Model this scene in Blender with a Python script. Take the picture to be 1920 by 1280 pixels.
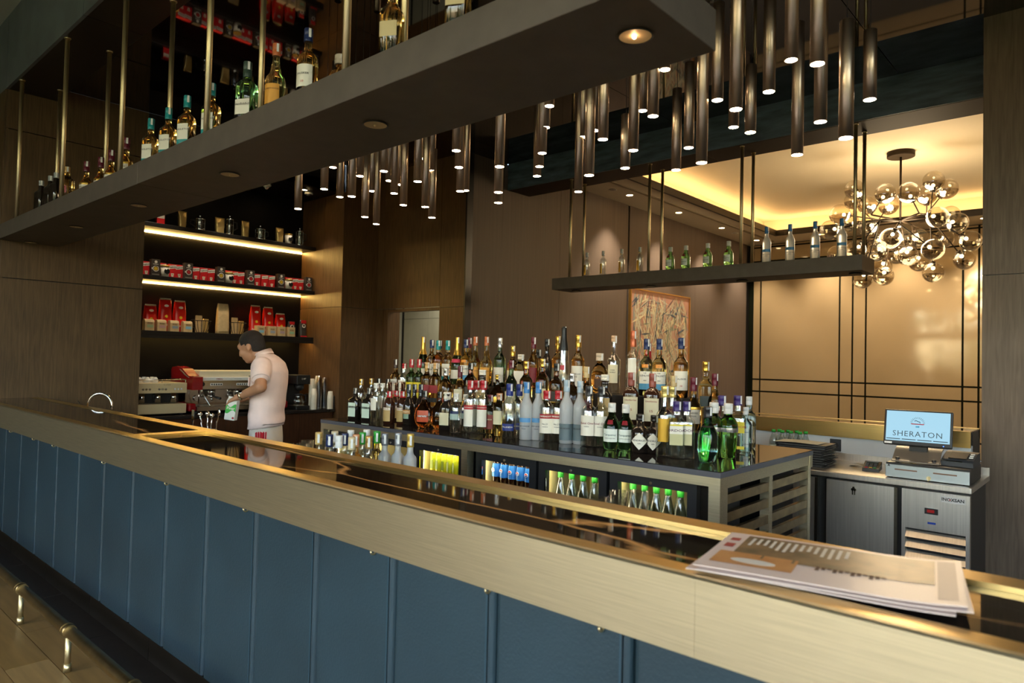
import bpy, bmesh, math, random
from mathutils import Vector, Matrix
for o in list(bpy.data.objects): bpy.data.objects.remove(o)
random.seed(7)
SC = bpy.context.scene
COL = SC.collection
R = math.radians

# ---------------------------------------------------------------- camera
H = 1.59
FPX, YAW, PITCH, ROLL = 1295.3, .730776, .025698, .023077
def _axes():
    cy, sy, cp, sp = math.cos(YAW), math.sin(YAW), math.cos(PITCH), math.sin(PITCH)
    f = Vector((-sy*cp, cy*cp, sp)); r = Vector((cy, sy, 0)); u = r.cross(f)
    c, s = math.cos(ROLL), math.sin(ROLL)
    return c*r+s*u, -s*r+c*u, f
AR, AU, AF = _axes()
cam = bpy.data.cameras.new('camera'); cam.sensor_width = 36; cam.lens = FPX/1920*36
cam.clip_start = .05; cam.clip_end = 200
camo = bpy.data.objects.new('camera', cam); COL.objects.link(camo)
camo.matrix_world = Matrix(((AR.x, AU.x, -AF.x, 0), (AR.y, AU.y, -AF.y, 0), (AR.z, AU.z, -AF.z, H), (0, 0, 0, 1)))
cam.dof.use_dof = True; cam.dof.focus_distance = 4.8; cam.dof.aperture_fstop = 3.2
SC.camera = camo
# photograph measurements (1920x1280) to world points on a known plane
def _ray(x, y): return AR*((x-960)/FPX) - AU*((y-640)/FPX) + AF
def on_y(x, y, Y): d = _ray(x, y); t = Y/d.y; return Vector((d.x*t, Y, H+d.z*t))
def on_x(x, y, X): d = _ray(x, y); t = X/d.x; return Vector((X, d.y*t, H+d.z*t))
def on_z(x, y, Z): d = _ray(x, y); t = (Z-H)/d.z; return Vector((d.x*t, d.y*t, Z))
def at_depth(x, y, D): return _ray(x, y)*D + Vector((0, 0, H))

# ---------------------------------------------------------------- world, exposure
W = bpy.data.worlds.new('sky'); SC.world = W; W.use_nodes = True
nt = W.node_tree; nt.nodes.clear()
sky = nt.nodes.new('ShaderNodeTexSky'); sky.sky_type = 'NISHITA'; sky.sun_disc = False
sky.sun_elevation = R(48); sky.sun_rotation = R(200); sky.air_density = 1.4; sky.dust_density = 2.0
bg = nt.nodes.new('ShaderNodeBackground'); bg.inputs[1].default_value = .75
wo = nt.nodes.new('ShaderNodeOutputWorld')
nt.links.new(sky.outputs[0], bg.inputs[0]); nt.links.new(bg.outputs[0], wo.inputs[0])
SC.view_settings.view_transform = 'Standard'; SC.view_settings.look = 'None'
SC.view_settings.gamma = 1; SC.view_settings.use_curve_mapping = False
SC.view_settings.exposure = 1.5
SC.cycles.use_denoising = True
SC.cycles.max_bounces = 10; SC.cycles.transmission_bounces = 8; SC.cycles.transparent_max_bounces = 12
SC.cycles.caustics_reflective = False; SC.cycles.caustics_refractive = False
SC.cycles.sample_clamp_indirect = 4

# ---------------------------------------------------------------- helpers
_mats = {}
def _hex(c):
    if isinstance(c, str):
        v = [int(c[i:i+2], 16)/255 for i in (0, 2, 4)]
        return tuple(x/12.92 if x <= .04045 else ((x+.055)/1.055)**2.4 for x in v)
    return c
def mat(name, col=(.5, .5, .5), rough=.5, metal=0, trans=0, ior=1.45, emit=None, es=0, coat=0, var=0, vscale=(1, 1, 1),
        vs=6, bump=0, bscale=60, spec=.5, col2=None, aniso=0):
    if name in _mats: return _mats[name]
    m = bpy.data.materials.new(name); m.use_nodes = True; _mats[name] = m
    n = m.node_tree.nodes; l = m.node_tree.links; p = n['Principled BSDF']
    col = _hex(col)
    p.inputs['Base Color'].default_value = (*col, 1); p.inputs['Roughness'].default_value = rough
    p.inputs['Metallic'].default_value = metal; p.inputs['Transmission Weight'].default_value = trans
    p.inputs['IOR'].default_value = ior; p.inputs['Coat Weight'].default_value = coat
    p.inputs['Specular IOR Level'].default_value = spec; p.inputs['Anisotropic'].default_value = aniso
    if emit is not None:
        p.inputs['Emission Color'].default_value = (*_hex(emit), 1); p.inputs['Emission Strength'].default_value = es
    if var or col2 or bump:
        tc = n.new('ShaderNodeTexCoord'); mp = n.new('ShaderNodeMapping'); mp.inputs['Scale'].default_value = vscale
        l.new(tc.outputs['Object'], mp.inputs[0])
        nz = n.new('ShaderNodeTexNoise'); nz.inputs['Scale'].default_value = vs; nz.inputs['Detail'].default_value = 5
        l.new(mp.outputs[0], nz.inputs['Vector'])
        if var or col2:
            cr = n.new('ShaderNodeValToRGB'); c2 = _hex(col2) if col2 else tuple(min(1, x*(1+var)) for x in col)
            c1 = col if col2 else tuple(x*(1-var) for x in col)
            cr.color_ramp.elements[0].color = (*c1, 1); cr.color_ramp.elements[1].color = (*c2, 1)
            cr.color_ramp.elements[0].position = .3; cr.color_ramp.elements[1].position = .7
            l.new(nz.outputs[0], cr.inputs[0]); l.new(cr.outputs[0], p.inputs['Base Color'])
        if bump:
            b = n.new('ShaderNodeBump'); b.inputs['Strength'].default_value = bump; b.inputs['Distance'].default_value = .01
            nb = n.new('ShaderNodeTexNoise'); nb.inputs['Scale'].default_value = bscale; nb.inputs['Detail'].default_value = 3
            l.new(mp.outputs[0], nb.inputs['Vector']); l.new(nb.outputs[0], b.inputs['Height']); l.new(b.outputs[0], p.inputs['Normal'])
    return m
def thin_glass(name, tint=(1, 1, 1), refl=1.5, rough=0.0, dens=0.0):
    """clear pane or globe: see-through with a Fresnel reflection, optional smoky coat of density dens"""
    if name in _mats: return _mats[name]
    m = bpy.data.materials.new(name); m.use_nodes = True; _mats[name] = m
    n = m.node_tree.nodes; l = m.node_tree.links; n.clear()
    o = n.new('ShaderNodeOutputMaterial'); t = n.new('ShaderNodeBsdfTransparent'); t.inputs[0].default_value = (*_hex(tint), 1)
    g = n.new('ShaderNodeBsdfGlossy'); g.inputs['Roughness'].default_value = rough; g.inputs[0].default_value = (.9, .9, .9, 1)
    lw = n.new('ShaderNodeLayerWeight'); lw.inputs[0].default_value = .5
    pw = n.new('ShaderNodeMath'); pw.operation = 'POWER'; pw.inputs[1].default_value = 4.0
    f0 = ((refl-1)/(refl+1))**2+dens
    ad = n.new('ShaderNodeMath'); ad.operation = 'MULTIPLY_ADD'; ad.use_clamp = True; ad.inputs[1].default_value = .85*(1-f0); ad.inputs[2].default_value = f0
    mx = n.new('ShaderNodeMixShader')
    l.new(lw.outputs['Facing'], pw.inputs[0]); l.new(pw.outputs[0], ad.inputs[0]); l.new(ad.outputs[0], mx.inputs[0]); l.new(t.outputs[0], mx.inputs[1]); l.new(g.outputs[0], mx.inputs[2]); l.new(mx.outputs[0], o.inputs[0])
    return m

class MB:
    def __init__(s): s.v = []; s.f = []; s.sm = []
    def add(s, vs, fs, smooth=False, M=None):
        b = len(s.v)
        s.v += [tuple(M @ Vector(p)) if M else tuple(p) for p in vs]
        s.f += [tuple(i+b for i in f) for f in fs]; s.sm += [smooth]*len(fs); return s
    def box(s, x0, x1, y0, y1, z0, z1, M=None, bev=0):
        if bev <= 0:
            vs = [(x, y, z) for z in (z0, z1) for y in (y0, y1) for x in (x0, x1)]
            return s.add(vs, [(0, 2, 3, 1), (4, 5, 7, 6), (0, 1, 5, 4), (2, 6, 7, 3), (0, 4, 6, 2), (1, 3, 7, 5)], M=M)
        bm = bmesh.new(); bmesh.ops.create_cube(bm, size=1)
        for v in bm.verts: v.co = ((x0+x1)/2+v.co.x*(x1-x0), (y0+y1)/2+v.co.y*(y1-y0), (z0+z1)/2+v.co.z*(z1-z0))
        bmesh.ops.bevel(bm, geom=bm.edges[:], offset=bev, segments=2, affect='EDGES', profile=.5)
        bm.verts.index_update(); s.add([v.co.copy() for v in bm.verts], [[v.index for v in f.verts] for f in bm.faces], M=M); bm.free(); return s
    def lathe(s, prof, seg=20, M=None, sq=2, fx=1, fy=1, smooth=True, cap0=True, cap1=True, a0=0):
        """rings of (r,z); sq>2 squares the section"""
        vs = []; fs = []
        for r, z in prof:
            for k in range(seg):
                a = a0+2*math.pi*k/seg; c, sn = math.cos(a), math.sin(a)
                q = 1 if sq == 2 else (abs(c)**sq+abs(sn)**sq)**(-1/sq)
                vs.append((r*q*c*fx, r*q*sn*fy, z))
        for i in range(len(prof)-1):
            for k in range(seg):
                k2 = (k+1) % seg; fs.append((i*seg+k, i*seg+k2, (i+1)*seg+k2, (i+1)*seg+k))
        s.add(vs, fs, smooth, M); b = len(s.v)-len(vs)
        if cap0: s.f.append(tuple(b+k for k in range(seg))[::-1]); s.sm.append(False)
        if cap1: s.f.append(tuple(b+(len(prof)-1)*seg+k for k in range(seg))); s.sm.append(False)
        return s
    def cyl(s, p0, p1, r0, r1=None, seg=12, smooth=True):
        p0, p1 = Vector(p0), Vector(p1); d = p1-p0; r1 = r0 if r1 is None else r1
        M = Matrix.Translation(p0) @ d.to_track_quat('Z', 'Y').to_matrix().to_4x4()
        return s.lathe([(r0, 0), (r1, d.length)], seg, M, smooth=smooth)
    def tube(s, pts, r, seg=8, closed=False):
        pts = [Vector(p) for p in pts]; n = len(pts); vs = []; fs = []; up = None
        for i, p in enumerate(pts):
            t = (pts[(i+1) % n]-pts[i-1]) if closed else (pts[min(i+1, n-1)]-pts[max(i-1, 0)])
            t.normalize()
            if up is None: up = t.orthogonal()
            up = (up-t*up.dot(t)).normalized(); w = t.cross(up)
            rr = r[i] if isinstance(r, (list, tuple)) else r
            for k in range(seg):
                a = 2*math.pi*k/seg; vs.append(p+(up*math.cos(a)+w*math.sin(a))*rr)
        for i in range(n if closed else n-1):
            j = (i+1) % n
            for k in range(seg): k2 = (k+1) % seg; fs.append((i*seg+k, i*seg+k2, j*seg+k2, j*seg+k))
        s.add(vs, fs, True); b = len(s.v)-len(vs)
        if not closed:
            s.f += [tuple(b+k for k in range(seg))[::-1], tuple(b+(n-1)*seg+k for k in range(seg))]; s.sm += [False]*2
        return s
    def ball(s, c, r, seg=16, rings=9, sc=(1, 1, 1), M=None):
        T = Matrix.Translation(c) @ (M or Matrix()) @ Matrix.Diagonal((*sc, 1))
        pr = [(max(r*math.sin(math.pi*i/rings), 1e-4), -r*math.cos(math.pi*i/rings)) for i in range(rings+1)]
        return s.lathe(pr, seg, T)
    def prism(s, poly, axis, a, b, smooth=False):
        """polygon (two coords) swept along axis x/y/z from a to b"""
        def P(u, v, w): return {'x': (w, u, v), 'y': (u, w, v), 'z': (u, v, w)}[axis]
        n = len(poly); vs = [P(u, v, a) for u, v in poly]+[P(u, v, b) for u, v in poly]
        fs = [(i, (i+1) % n, n+(i+1) % n, n+i) for i in range(n)]
        s.add(vs, fs, smooth); k = len(s.v)-2*n
        s.f += [tuple(k+i for i in range(n))[::-1], tuple(k+n+i for i in range(n))]; s.sm += [False]*2; return s
    def mesh(s, name, m):
        me = bpy.data.meshes.new(name); me.from_pydata(s.v, [], s.f); me.polygons.foreach_set('use_smooth', s.sm)
        bm = bmesh.new(); bm.from_mesh(me); bmesh.ops.recalc_face_normals(bm, faces=bm.faces); bm.to_mesh(me); bm.free()
        if m: me.materials.append(m)
        return me
    def build(s, name, m, parent=None, loc=None): return obj(name, s.mesh(name, m), parent, loc)
def obj(name, me, parent=None, loc=None, rot=None):
    o = bpy.data.objects.new(name, me); COL.objects.link(o)
    if parent: o.parent = parent
    if loc is not None: o.location = loc
    if rot is not None: o.rotation_euler = rot
    return o
def tag(o, label=None, cat=None, group=None, kind=None):
    if label: o['label'] = label
    if cat: o['category'] = cat
    if group: o['group'] = group
    if kind: o['kind'] = kind
    return o
def thing(name, label, cat, loc=(0, 0, 0), rz=0, group=None):
    o = bpy.data.objects.new(name, None); COL.objects.link(o); o.location = loc; o.rotation_euler = (0, 0, rz); o.empty_display_size = .1
    return tag(o, label, cat, group)
def box(x0, x1, y0, y1, z0, z1, bev=0): return MB().box(x0, x1, y0, y1, z0, z1, bev=bev)
def struct(name, mb, m, parent=None):
    o = mb.build(name, m, parent)
    if not parent: o['kind'] = 'structure'
    return o
_ord = 'first second third fourth fifth sixth seventh eighth ninth tenth eleventh twelfth thirteenth fourteenth fifteenth sixteenth seventeenth eighteenth nineteenth'.split()
_tens = {20: 'twenty', 30: 'thirty', 40: 'forty', 50: 'fifty'}
def nth(i):
    if i < 19: return _ord[i]
    n = i+1; t = n//10*10
    return {20: 'twentieth', 30: 'thirtieth', 40: 'fortieth', 50: 'fiftieth'}[t] if n == t else _tens[t]+'-'+_ord[n-t-1]
_txt = {}
def text_mesh(s, size=1.0, bold=0.0, space=1.0, shear=0):
    """lettering as verts/faces in the XZ plane, centred, facing -Y"""
    k = (s, bold, space, shear)
    if k not in _txt:
        c = bpy.data.curves.new('t', 'FONT'); c.body = s; c.align_x = 'CENTER'; c.align_y = 'CENTER'; c.size = 1; c.resolution_u = 2
        c.offset = bold; c.space_character = space; c.shear = shear
        o = bpy.data.objects.new('t', c); COL.objects.link(o)
        me = bpy.data.meshes.new_from_object(o.evaluated_get(bpy.context.evaluated_depsgraph_get()))
        _txt[k] = ([(v.co.x, v.co.y) for v in me.vertices], [tuple(p.vertices) for p in me.polygons])
        bpy.data.objects.remove(o); bpy.data.curves.remove(c); bpy.data.meshes.remove(me)
    v, f = _txt[k]
    return [(x*size, y*size) for x, y in v], f
def text(name, s, size, m, parent, M, bold=0.0, space=1.0, shear=0):
    """flat lettering: local x,y of the text plane placed by matrix M"""
    v, f = text_mesh(s, size, bold, space, shear)
    mb = MB().add([(x, y, 0) for x, y in v], f, M=M)
    me = bpy.data.meshes.new(name); me.from_pydata(mb.v, [], mb.f); me.materials.append(m)
    return obj(name, me, parent)
FRONT = lambda x, y, z: Matrix.Translation((x, y, z)) @ Matrix.Rotation(R(90), 4, 'X')           # reads from -Y
def SIDE(x, y, z): return Matrix.Translation((x, y, z)) @ Matrix.Rotation(R(90), 4, 'Z') @ Matrix.Rotation(R(90), 4, 'X')  # reads from +X
# ---------------------------------------------------------------- materials
def wood(name, c1, c2, rough=.4, spec=.4):
    if name in _mats: return _mats[name]
    m = mat(name, c1, rough, spec=spec); n = m.node_tree.nodes; l = m.node_tree.links; p = n['Principled BSDF']
    tc = n.new('ShaderNodeTexCoord'); mp = n.new('ShaderNodeMapping'); mp.inputs['Scale'].default_value = (1, 1, .06)
    l.new(tc.outputs['Object'], mp.inputs[0])
    a = n.new('ShaderNodeTexNoise'); a.inputs['Scale'].default_value = 60; a.inputs['Detail'].default_value = 6; a.inputs['Distortion'].default_value = .6
    b = n.new('ShaderNodeTexNoise'); b.inputs['Scale'].default_value = 2.2; b.inputs['Detail'].default_value = 2
    l.new(mp.outputs[0], a.inputs['Vector']); l.new(tc.outputs['Object'], b.inputs['Vector'])
    cr = n.new('ShaderNodeValToRGB'); cr.color_ramp.elements[0].color = (*_hex(c1), 1); cr.color_ramp.elements[1].color = (*_hex(c2), 1)
    cr.color_ramp.elements[0].position = .35; cr.color_ramp.elements[1].position = .68
    mx = n.new('ShaderNodeMath'); mx.operation = 'MULTIPLY_ADD'; mx.inputs[1].default_value = .35; l.new(b.outputs[0], mx.inputs[0])
    s = n.new('ShaderNodeMath'); s.operation = 'MULTIPLY'; s.inputs[1].default_value = .68; l.new(a.outputs[0], s.inputs[0]); l.new(s.outputs[0], mx.inputs[2])
    l.new(mx.outputs[0], cr.inputs[0]); l.new(cr.outputs[0], p.inputs['Base Color'])
    bp = n.new('ShaderNodeBump'); bp.inputs['Strength'].default_value = .12; bp.inputs['Distance'].default_value = .004
    l.new(a.outputs[0], bp.inputs['Height']); l.new(bp.outputs[0], p.inputs['Normal'])
    return m
def marble(name, axis_scale=(.35, 1.5, 1)):
    if name in _mats: return _mats[name]
    m = mat(name, (.008, .007, .006), .04, ior=1.5); n = m.node_tree.nodes; l = m.node_tree.links; p = n['Principled BSDF']
    tc = n.new('ShaderNodeTexCoord'); mp = n.new('ShaderNodeMapping'); mp.inputs['Scale'].default_value = axis_scale; mp.inputs['Rotation'].default_value = (0, 0, R(-14))
    l.new(tc.outputs['Object'], mp.inputs[0])
    nz = n.new('ShaderNodeTexNoise'); nz.inputs['Scale'].default_value = 2.4; nz.inputs['Detail'].default_value = 6
    l.new(mp.outputs[0], nz.inputs['Vector'])
    mixv = n.new('ShaderNodeMix'); mixv.data_type = 'VECTOR'; mixv.inputs[0].default_value = .28
    l.new(mp.outputs[0], mixv.inputs[4]); l.new(nz.outputs['Color'], mixv.inputs[5])
    vo = n.new('ShaderNodeTexVoronoi'); vo.feature = 'DISTANCE_TO_EDGE'; vo.inputs['Scale'].default_value = 2.7
    l.new(mixv.outputs[1], vo.inputs['Vector'])
    cr = n.new('ShaderNodeValToRGB'); e = cr.color_ramp.elements; e[0].color = (1, 1, 1, 1); e[0].position = 0; e[1].color = (0, 0, 0, 1); e[1].position = .045
    l.new(vo.outputs[0], cr.inputs[0])
    nm = n.new('ShaderNodeTexNoise'); nm.inputs['Scale'].default_value = 1.3; l.new(mp.outputs[0], nm.inputs['Vector'])
    c2 = n.new('ShaderNodeValToRGB'); c2.color_ramp.elements[0].position = .40; c2.color_ramp.elements[1].position = .54; l.new(nm.outputs[0], c2.inputs[0])
    mu = n.new('ShaderNodeMath'); mu.operation = 'MULTIPLY'; l.new(cr.outputs[0], mu.inputs[0]); l.new(c2.outputs[0], mu.inputs[1])
    mc = n.new('ShaderNodeMix'); mc.data_type = 'RGBA'; mc.inputs[6].default_value = (.010, .0085, .0075, 1); mc.inputs[7].default_value = (.95, .48, .16, 1)
    l.new(mu.outputs[0], mc.inputs[0]); l.new(mc.outputs[2], p.inputs['Base Color'])
    return m
WOOD_L = wood('oak_veneer_dark', '4d3d2b', '6c563c', .45)
WOOD_W = wood('walnut_veneer', '543c26', '745436', .42)
WOOD_R = wood('column_veneer', '5f5044', '7a6858', .42)
BLACK = mat('black_lacquer', (.012, .011, .011), .35)
BLACKG = mat('black_glass_ceiling', (.010, .009, .009), .03, ior=2.1)
SOFF = mat('slate_bulkhead', '6c7684', .38, var=.25, vs=3)
SHELF = mat('overhead_shelf_paint', '5a5149', .5, var=.12, vs=9)
BEAM = mat('blackened_steel', '566678', .42, metal=.1, var=.5, vscale=(1, 1, 5), vs=3)
BRASS = mat('brushed_brass', (.60, .53, .36), .40, metal=1, var=.10, vscale=(.6, 9, 30), vs=8, bump=.05, bscale=30)
BRASSG = mat('warm_lit_brass_strip', (.66, .47, .18), .30, metal=1, var=.06, vscale=(.6, 9, 30), vs=8)  # same brass as the bar fascia, warm reflected light put into its yellow
BRASSP = mat('satin_brass_rod', (.74, .61, .35), .42, metal=1)
BRASSD = mat('antique_brass', (.34, .25, .12), .34, metal=1, var=.25, vs=12)
BRONZE = mat('bronze_tube', (.46, .36, .27), .34, metal=1)
CHROME = mat('chrome', (.8, .8, .8), .08, metal=1)
STEEL = mat('brushed_steel', (.66, .62, .56), .38, metal=1, var=.08, vscale=(20, 1, .3), vs=9)
LEATHER = mat('blue_leather', '263a45', .42, var=.16, vs=2.5, bump=.12, bscale=120)
PURPLE = mat('wallcovering', '62544a', .55, var=.22, vscale=(1, 14, .05), vs=7)
CREAM = mat('cream_plaster', 'cfc4b0', .8, var=.03, vs=2)
TRAY = mat('tray_plaster', 'd8ccb4', .8)
PANEL = mat('tan_lacquer_panel', 'a8906c', .07, ior=1.8, var=.04, vs=1.5)
INLAY = mat('green_black_inlay', '14170d', .7, spec=.1)
TILE = mat('corridor_tile', 'b3ad96', .35, var=.06, vs=5)
MARBLE = marble('black_gold_marble')
STONE = mat('island_stone', (.014, .012, .012), .05, ior=1.55)
STONEE = mat('island_stone_edge', '54535a', .35)
WHITE = mat('white_paint', 'cfd2d6', .6)
WHITEP = mat('white_plastic', 'e6e4df', .4)
BLKP = mat('black_plastic', (.016, .016, .017), .38)
DGREY = mat('dark_grey_plastic', '33363b', .4)
PANE = thin_glass('window_glass')
LEDW = mat('warm_led', (1, 1, 1), emit='ffd98a', es=9)
LENS = mat('pendant_lens', (1, 1, 1), emit='ffdcae', es=34)
WARMDISC = mat('downlight_lens', (1, 1, 1), emit='ffd79a', es=14)

# ---------------------------------------------------------------- setting
fl = struct('floor', box(-12.1, 5, -6.6, 15, -.12, -.012), mat('floor_screed', '3b2c20', .5))
FLM = [mat('floor_board_%d' % i, c, .38, var=.18, vscale=(.5, 5, 1), vs=5) for i, c in enumerate(('93703f', '9f7b4a', '836338', 'a98552'))]
for j in range(7):                                   # boards of the lobby floor by the bar front
    y1 = 1.30-j*.19; x = -7.9+(j*.47 % 1.2)-1.2
    while x < 1.0:
        x2 = x+1.5
        if x2 > -7.9:
            struct('board', box(max(x, -7.9), x2-.004, y1-.186, y1, -.013, random.uniform(-.001, .0006)), FLM[random.randrange(4)], fl)
        x = x2
fb = struct('floor', box(-7.9, 5.0, 1.46, 14.5, -.012, 0), mat('bar_floor_tile', '2a2623', .5, var=.1, vs=4))
for i in range(12):                                  # dark stone strip along the bar
    x = -7.86+i*.9; struct('tile', box(x, x+.895, 1.305, 1.452, -.012, .002), mat('dark_stone_strip', '241d19', .45, var=.3, vs=14), fl)
struct('floor', MB().box(-12, 5.0, -6.4, -.025, -.012, 0).box(-12, -7.9, -.025, 1.585, -.012, 0), mat('lobby_stone', '6a5540', .4, var=.2, vs=2))

wl = struct('wall_left', box(-8.02, -7.925, 1.62, 2.85, 0, 4.16), BLACK)
for (z0, z1) in ((.0, 2.243), (2.252, 3.655), (3.664, 4.16)):
    struct('panel', box(-7.925, -7.9, 1.60, 2.854, z0, z1), WOOD_L, wl)
struct('wall_lobby_side', box(-12, -7.91, 1.585, 1.62, 0, 4.03), WOOD_L)
struct('wall_lobby_left', box(-12.1, -12, -6.6, 1.62, 0, 4.85), WOOD_L)
# coffee nook
struct('wall_nook', box(-9.04, -8.92, 2.73, 5.49, 0, 3.9), mat('nook_black', '0b0807', .45, spec=.25))
struct('wall_nook_side', box(-8.92, -8.02, 2.73, 2.85, 0, 3.79), BLACK)
struct('ceiling', box(-8.92, -7.9, 2.85, 5.364, 3.79, 3.9), mat('nook_ceiling_black', (.01, .009, .009), .3))
struct('trim_1', box(-7.99, -7.9, 2.855, 5.36, 3.79, 4.16), BLACK)
w0 = struct('wall_nook_end', box(-8.92, -7.99, 5.385, 5.49, 0, 3.9), BLACK)
for z0, z1 in ((0, 2.238), (2.244, 3.79)):
    struct('panel', box(-8.92, -8.36, 5.364, 5.385, z0, z1), WOOD_W, w0); struct('panel', box(-8.357, -7.9, 5.364, 5.385, z0, z1), WOOD_W, w0)
wr = struct('wall_return', box(-7.99, -7.921, 5.385, 6.05, 0, 4.16), BLACK)
for z0, z1 in ((0, 2.238), (2.244, 4.16)): struct('panel', box(-7.921, -7.9, 5.385, 5.95, z0, z1), WOOD_W, wr)
# rear wall with the doorway
w1 = struct('wall_rear', MB().box(-7.9, -7.73, 5.97, 6.15, 0, 4.16).box(-6.58, -6.2, 5.97, 6.07, 0, 4.16).box(-7.73, -6.58, 5.97, 6.07, 2.3, 4.16), BLACK)
for x0, x1, z0, z1 in ((-7.9, -7.76, 0, 2.238), (-7.9, -7.76, 2.244, 4.16), (-7.754, -6.6, 2.244, 4.16), (-6.594, -6.15, 0, 2.225), (-6.594, -6.15, 2.231, 4.16)):
    struct('panel', box(x0, x1, 5.95, 5.97, z0, z1), WOOD_W, w1)
struct('door_1', MB().box(-7.754, -7.66, 5.96, 6.17, 0, 2.238).box(-7.66, -6.6, 5.96, 6.05, 2.2, 2.238), WOOD_W)
wc = struct('wall_corridor', box(-9, -6.2, 7.3, 7.4, 0, 3), BLACK)
for i in range(5):
    for j in range(4):
        x = -8.9+i*.6-.02; struct('tile', box(x, min(x+.595, -6.25), 7.28, 7.3, .02+j*.73, .02+j*.73+.725), TILE, wc)
struct('wall_corridor_side', box(-6.62, -6.3, 6.1, 7.28, 0, 3), mat('corridor_jamb', 'd8d3bd', .5))
struct('ceiling', MB().box(-9.1, -6.2, 6.15, 7.4, 2.75, 2.85).box(-9.1, -7.99, 5.5, 6.15, 2.75, 2.85).box(-7.73, -6.58, 6.07, 6.15, 2.75, 2.85), WHITE)
struct('wall_corridor_end', box(-9.1, -9, 5.49, 7.4, 0, 2.75), TILE)
struct('wall_corridor_front', box(-9, -7.99, 5.49, 5.55, 0, 2.75), TILE)
struct('floor', box(-9, -6.3, 6.05, 7.3, 0, .006), TILE)
L = bpy.data.lights.new('corridor_lamp', 'AREA'); L.energy = 5; L.size = .8; L.color = (1, .95, .82)
obj('corridor_lamp', L, None, (-7.6, 6.7, 2.7))
struct('trim_2', box(-6.15, -6.125, 5.945, 6.05, 0, 4.16), BLACK)
# wallcovered wall running into the far room
wp = struct('wall_far_left', box(-6.3, -6.16, 6.07, 14.62, 0, 4.16), BLACK)
for y0, y1 in ((6.05, 7.84), (7.845, 9.64), (9.69, 12.0), (12.004, 14.34)): struct('panel', box(-6.16, -6.14, y0, y1, 0, 4.16), PURPLE, wp)
# column on the right
wcx = struct('wall_column', box(-.78, 1.5, 5.99, 7.2, 0, 4.16), BLACK)
for x0, x1 in ((-.8, .35), (.355, 1.5)):
    for z0, z1 in ((0, 2.27), (2.277, 4.16)): struct('panel', box(x0, x1, 5.97, 5.99, z0, z1), WOOD_R, wcx)
struct('panel', box(-.8, -.78, 5.99, 7.2, 0, 4.16), WOOD_R, wcx)
# black glass ceiling over the bar, laid in panels
ce = struct('ceiling', box(-7.99, 5.0, 2.0, 6.68, 4.18, 4.25), BLACK)
for i in range(6):
    for j in range(2): struct('panel', box(-7.898+i*2.13, -7.898+i*2.13+2.124, 2.003+j*2.34, 2.003+j*2.34+2.334, 4.16, 4.18), BLACKG, ce)
bk = struct('trim_3', MB().box(-12, 5.0, 1.61, 1.98, 4.05, 4.75), BLACK)
for i in range(-2, 6):
    x0 = -7.895+i*2.2
    struct('panel', box(x0, x0+2.194, 1.585, 1.61, 4.03, 4.73), SOFF, bk); struct('panel', box(x0, x0+2.194, 1.61, 2.0, 4.03, 4.05), BLACK, bk)
    struct('panel', box(x0, x0+2.194, 1.98, 2.0, 4.05, 4.18), BLACK, bk)
struct('ceiling', box(-12.1, 5.05, -6.6, 1.61, 4.73, 4.85), mat('lobby_ceiling', 'c3cbd0', .8))
bmn = struct('trim_4', box(-6.13, 5.0, 6.70, 7.10, 3.83, 4.3), BLACK)
for i in range(4):
    x0 = -6.125+i*2.75; struct('panel', box(x0, x0+2.745, 6.68, 6.70, 3.817, 4.16), BEAM, bmn); struct('panel', box(x0, x0+2.745, 6.70, 7.12, 3.815, 3.83), mat('beam_soffit', '33261b', .6, spec=.2), bmn)
    struct('panel', box(x0, x0+2.745, 7.10, 7.12, 3.83, 4.3), BEAM, bmn)
# far room: cream soffit, raised tray with a light cove, tan panelled wall
cs = struct('ceiling', MB().box(-6.3, -5.2, 7.12, 14.52, 4.16, 4.2).box(-5.2, 5.0, 7.12, 8.1, 4.16, 4.2).box(-5.2, 5.0, 13.5, 14.52, 4.16, 4.2), CREAM)
struct('moulding', box(-5.55, -5.5, 7.2, 14.2, 4.145, 4.16), mat('soffit_moulding', '8f826c', .7), cs)
struct('moulding', MB().box(-5.22, -5.18, 8.08, 13.52, 4.13, 4.24).box(-5.2, 5.0, 8.08, 8.12, 4.13, 4.24).box(-5.2, 5.0, 13.48, 13.52, 4.13, 4.24), mat('cove_edge_dark', '1d150d', .5), cs)
struct('ceiling', MB().box(-5.65, 5.0, 7.65, 13.95, 4.52, 4.6).box(-5.65, -5.6, 7.65, 13.95, 4.2, 4.52).box(-5.6, 5.0, 7.65, 7.7, 4.2, 4.52).box(-5.6, 5.0, 13.9, 13.95, 4.2, 4.52), TRAY)
cv = thing('cove_light', 'hidden warm light strip glowing in the ceiling cove of the far room', 'light strip', (-5.4, 8, 4.2))
COVE = mat('cove_led', (1, 1, 1), emit='ffd08e', es=10.5)
for nm, b in (('strip', (-5.42, -5.38, 7.9, 13.7, 4.203, 4.215)), ('strip', (-5.3, 4.8, 13.68, 13.72, 4.203, 4.215)), ('strip', (-5.3, 4.8, 7.88, 7.92, 4.203, 4.215))):
    o = box(*b).build(nm, COVE, cv); o.location = (5.4, -8, -4.2)
wf = struct('wall_far', box(-6.3, 5.0, 14.52, 14.62, 0, 4.3), INLAY)
XS = [-6.06, -5.89, -4.30, -4.06, -3.82, -2.23, -1.99, -.4, -.16, .08, 1.67, 1.91, 3.5, 4.99]; ZS = [0, .30, 1.03, 1.285, 3.80, 4.10, 4.16]
for i in range(len(XS)-1):
    for j in range(len(ZS)-1):
        struct('panel', box(XS[i]+.017, XS[i+1]-.017, 14.5, 14.52, ZS[j]+.016, ZS[j+1]-.016), PANEL, wf)
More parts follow.
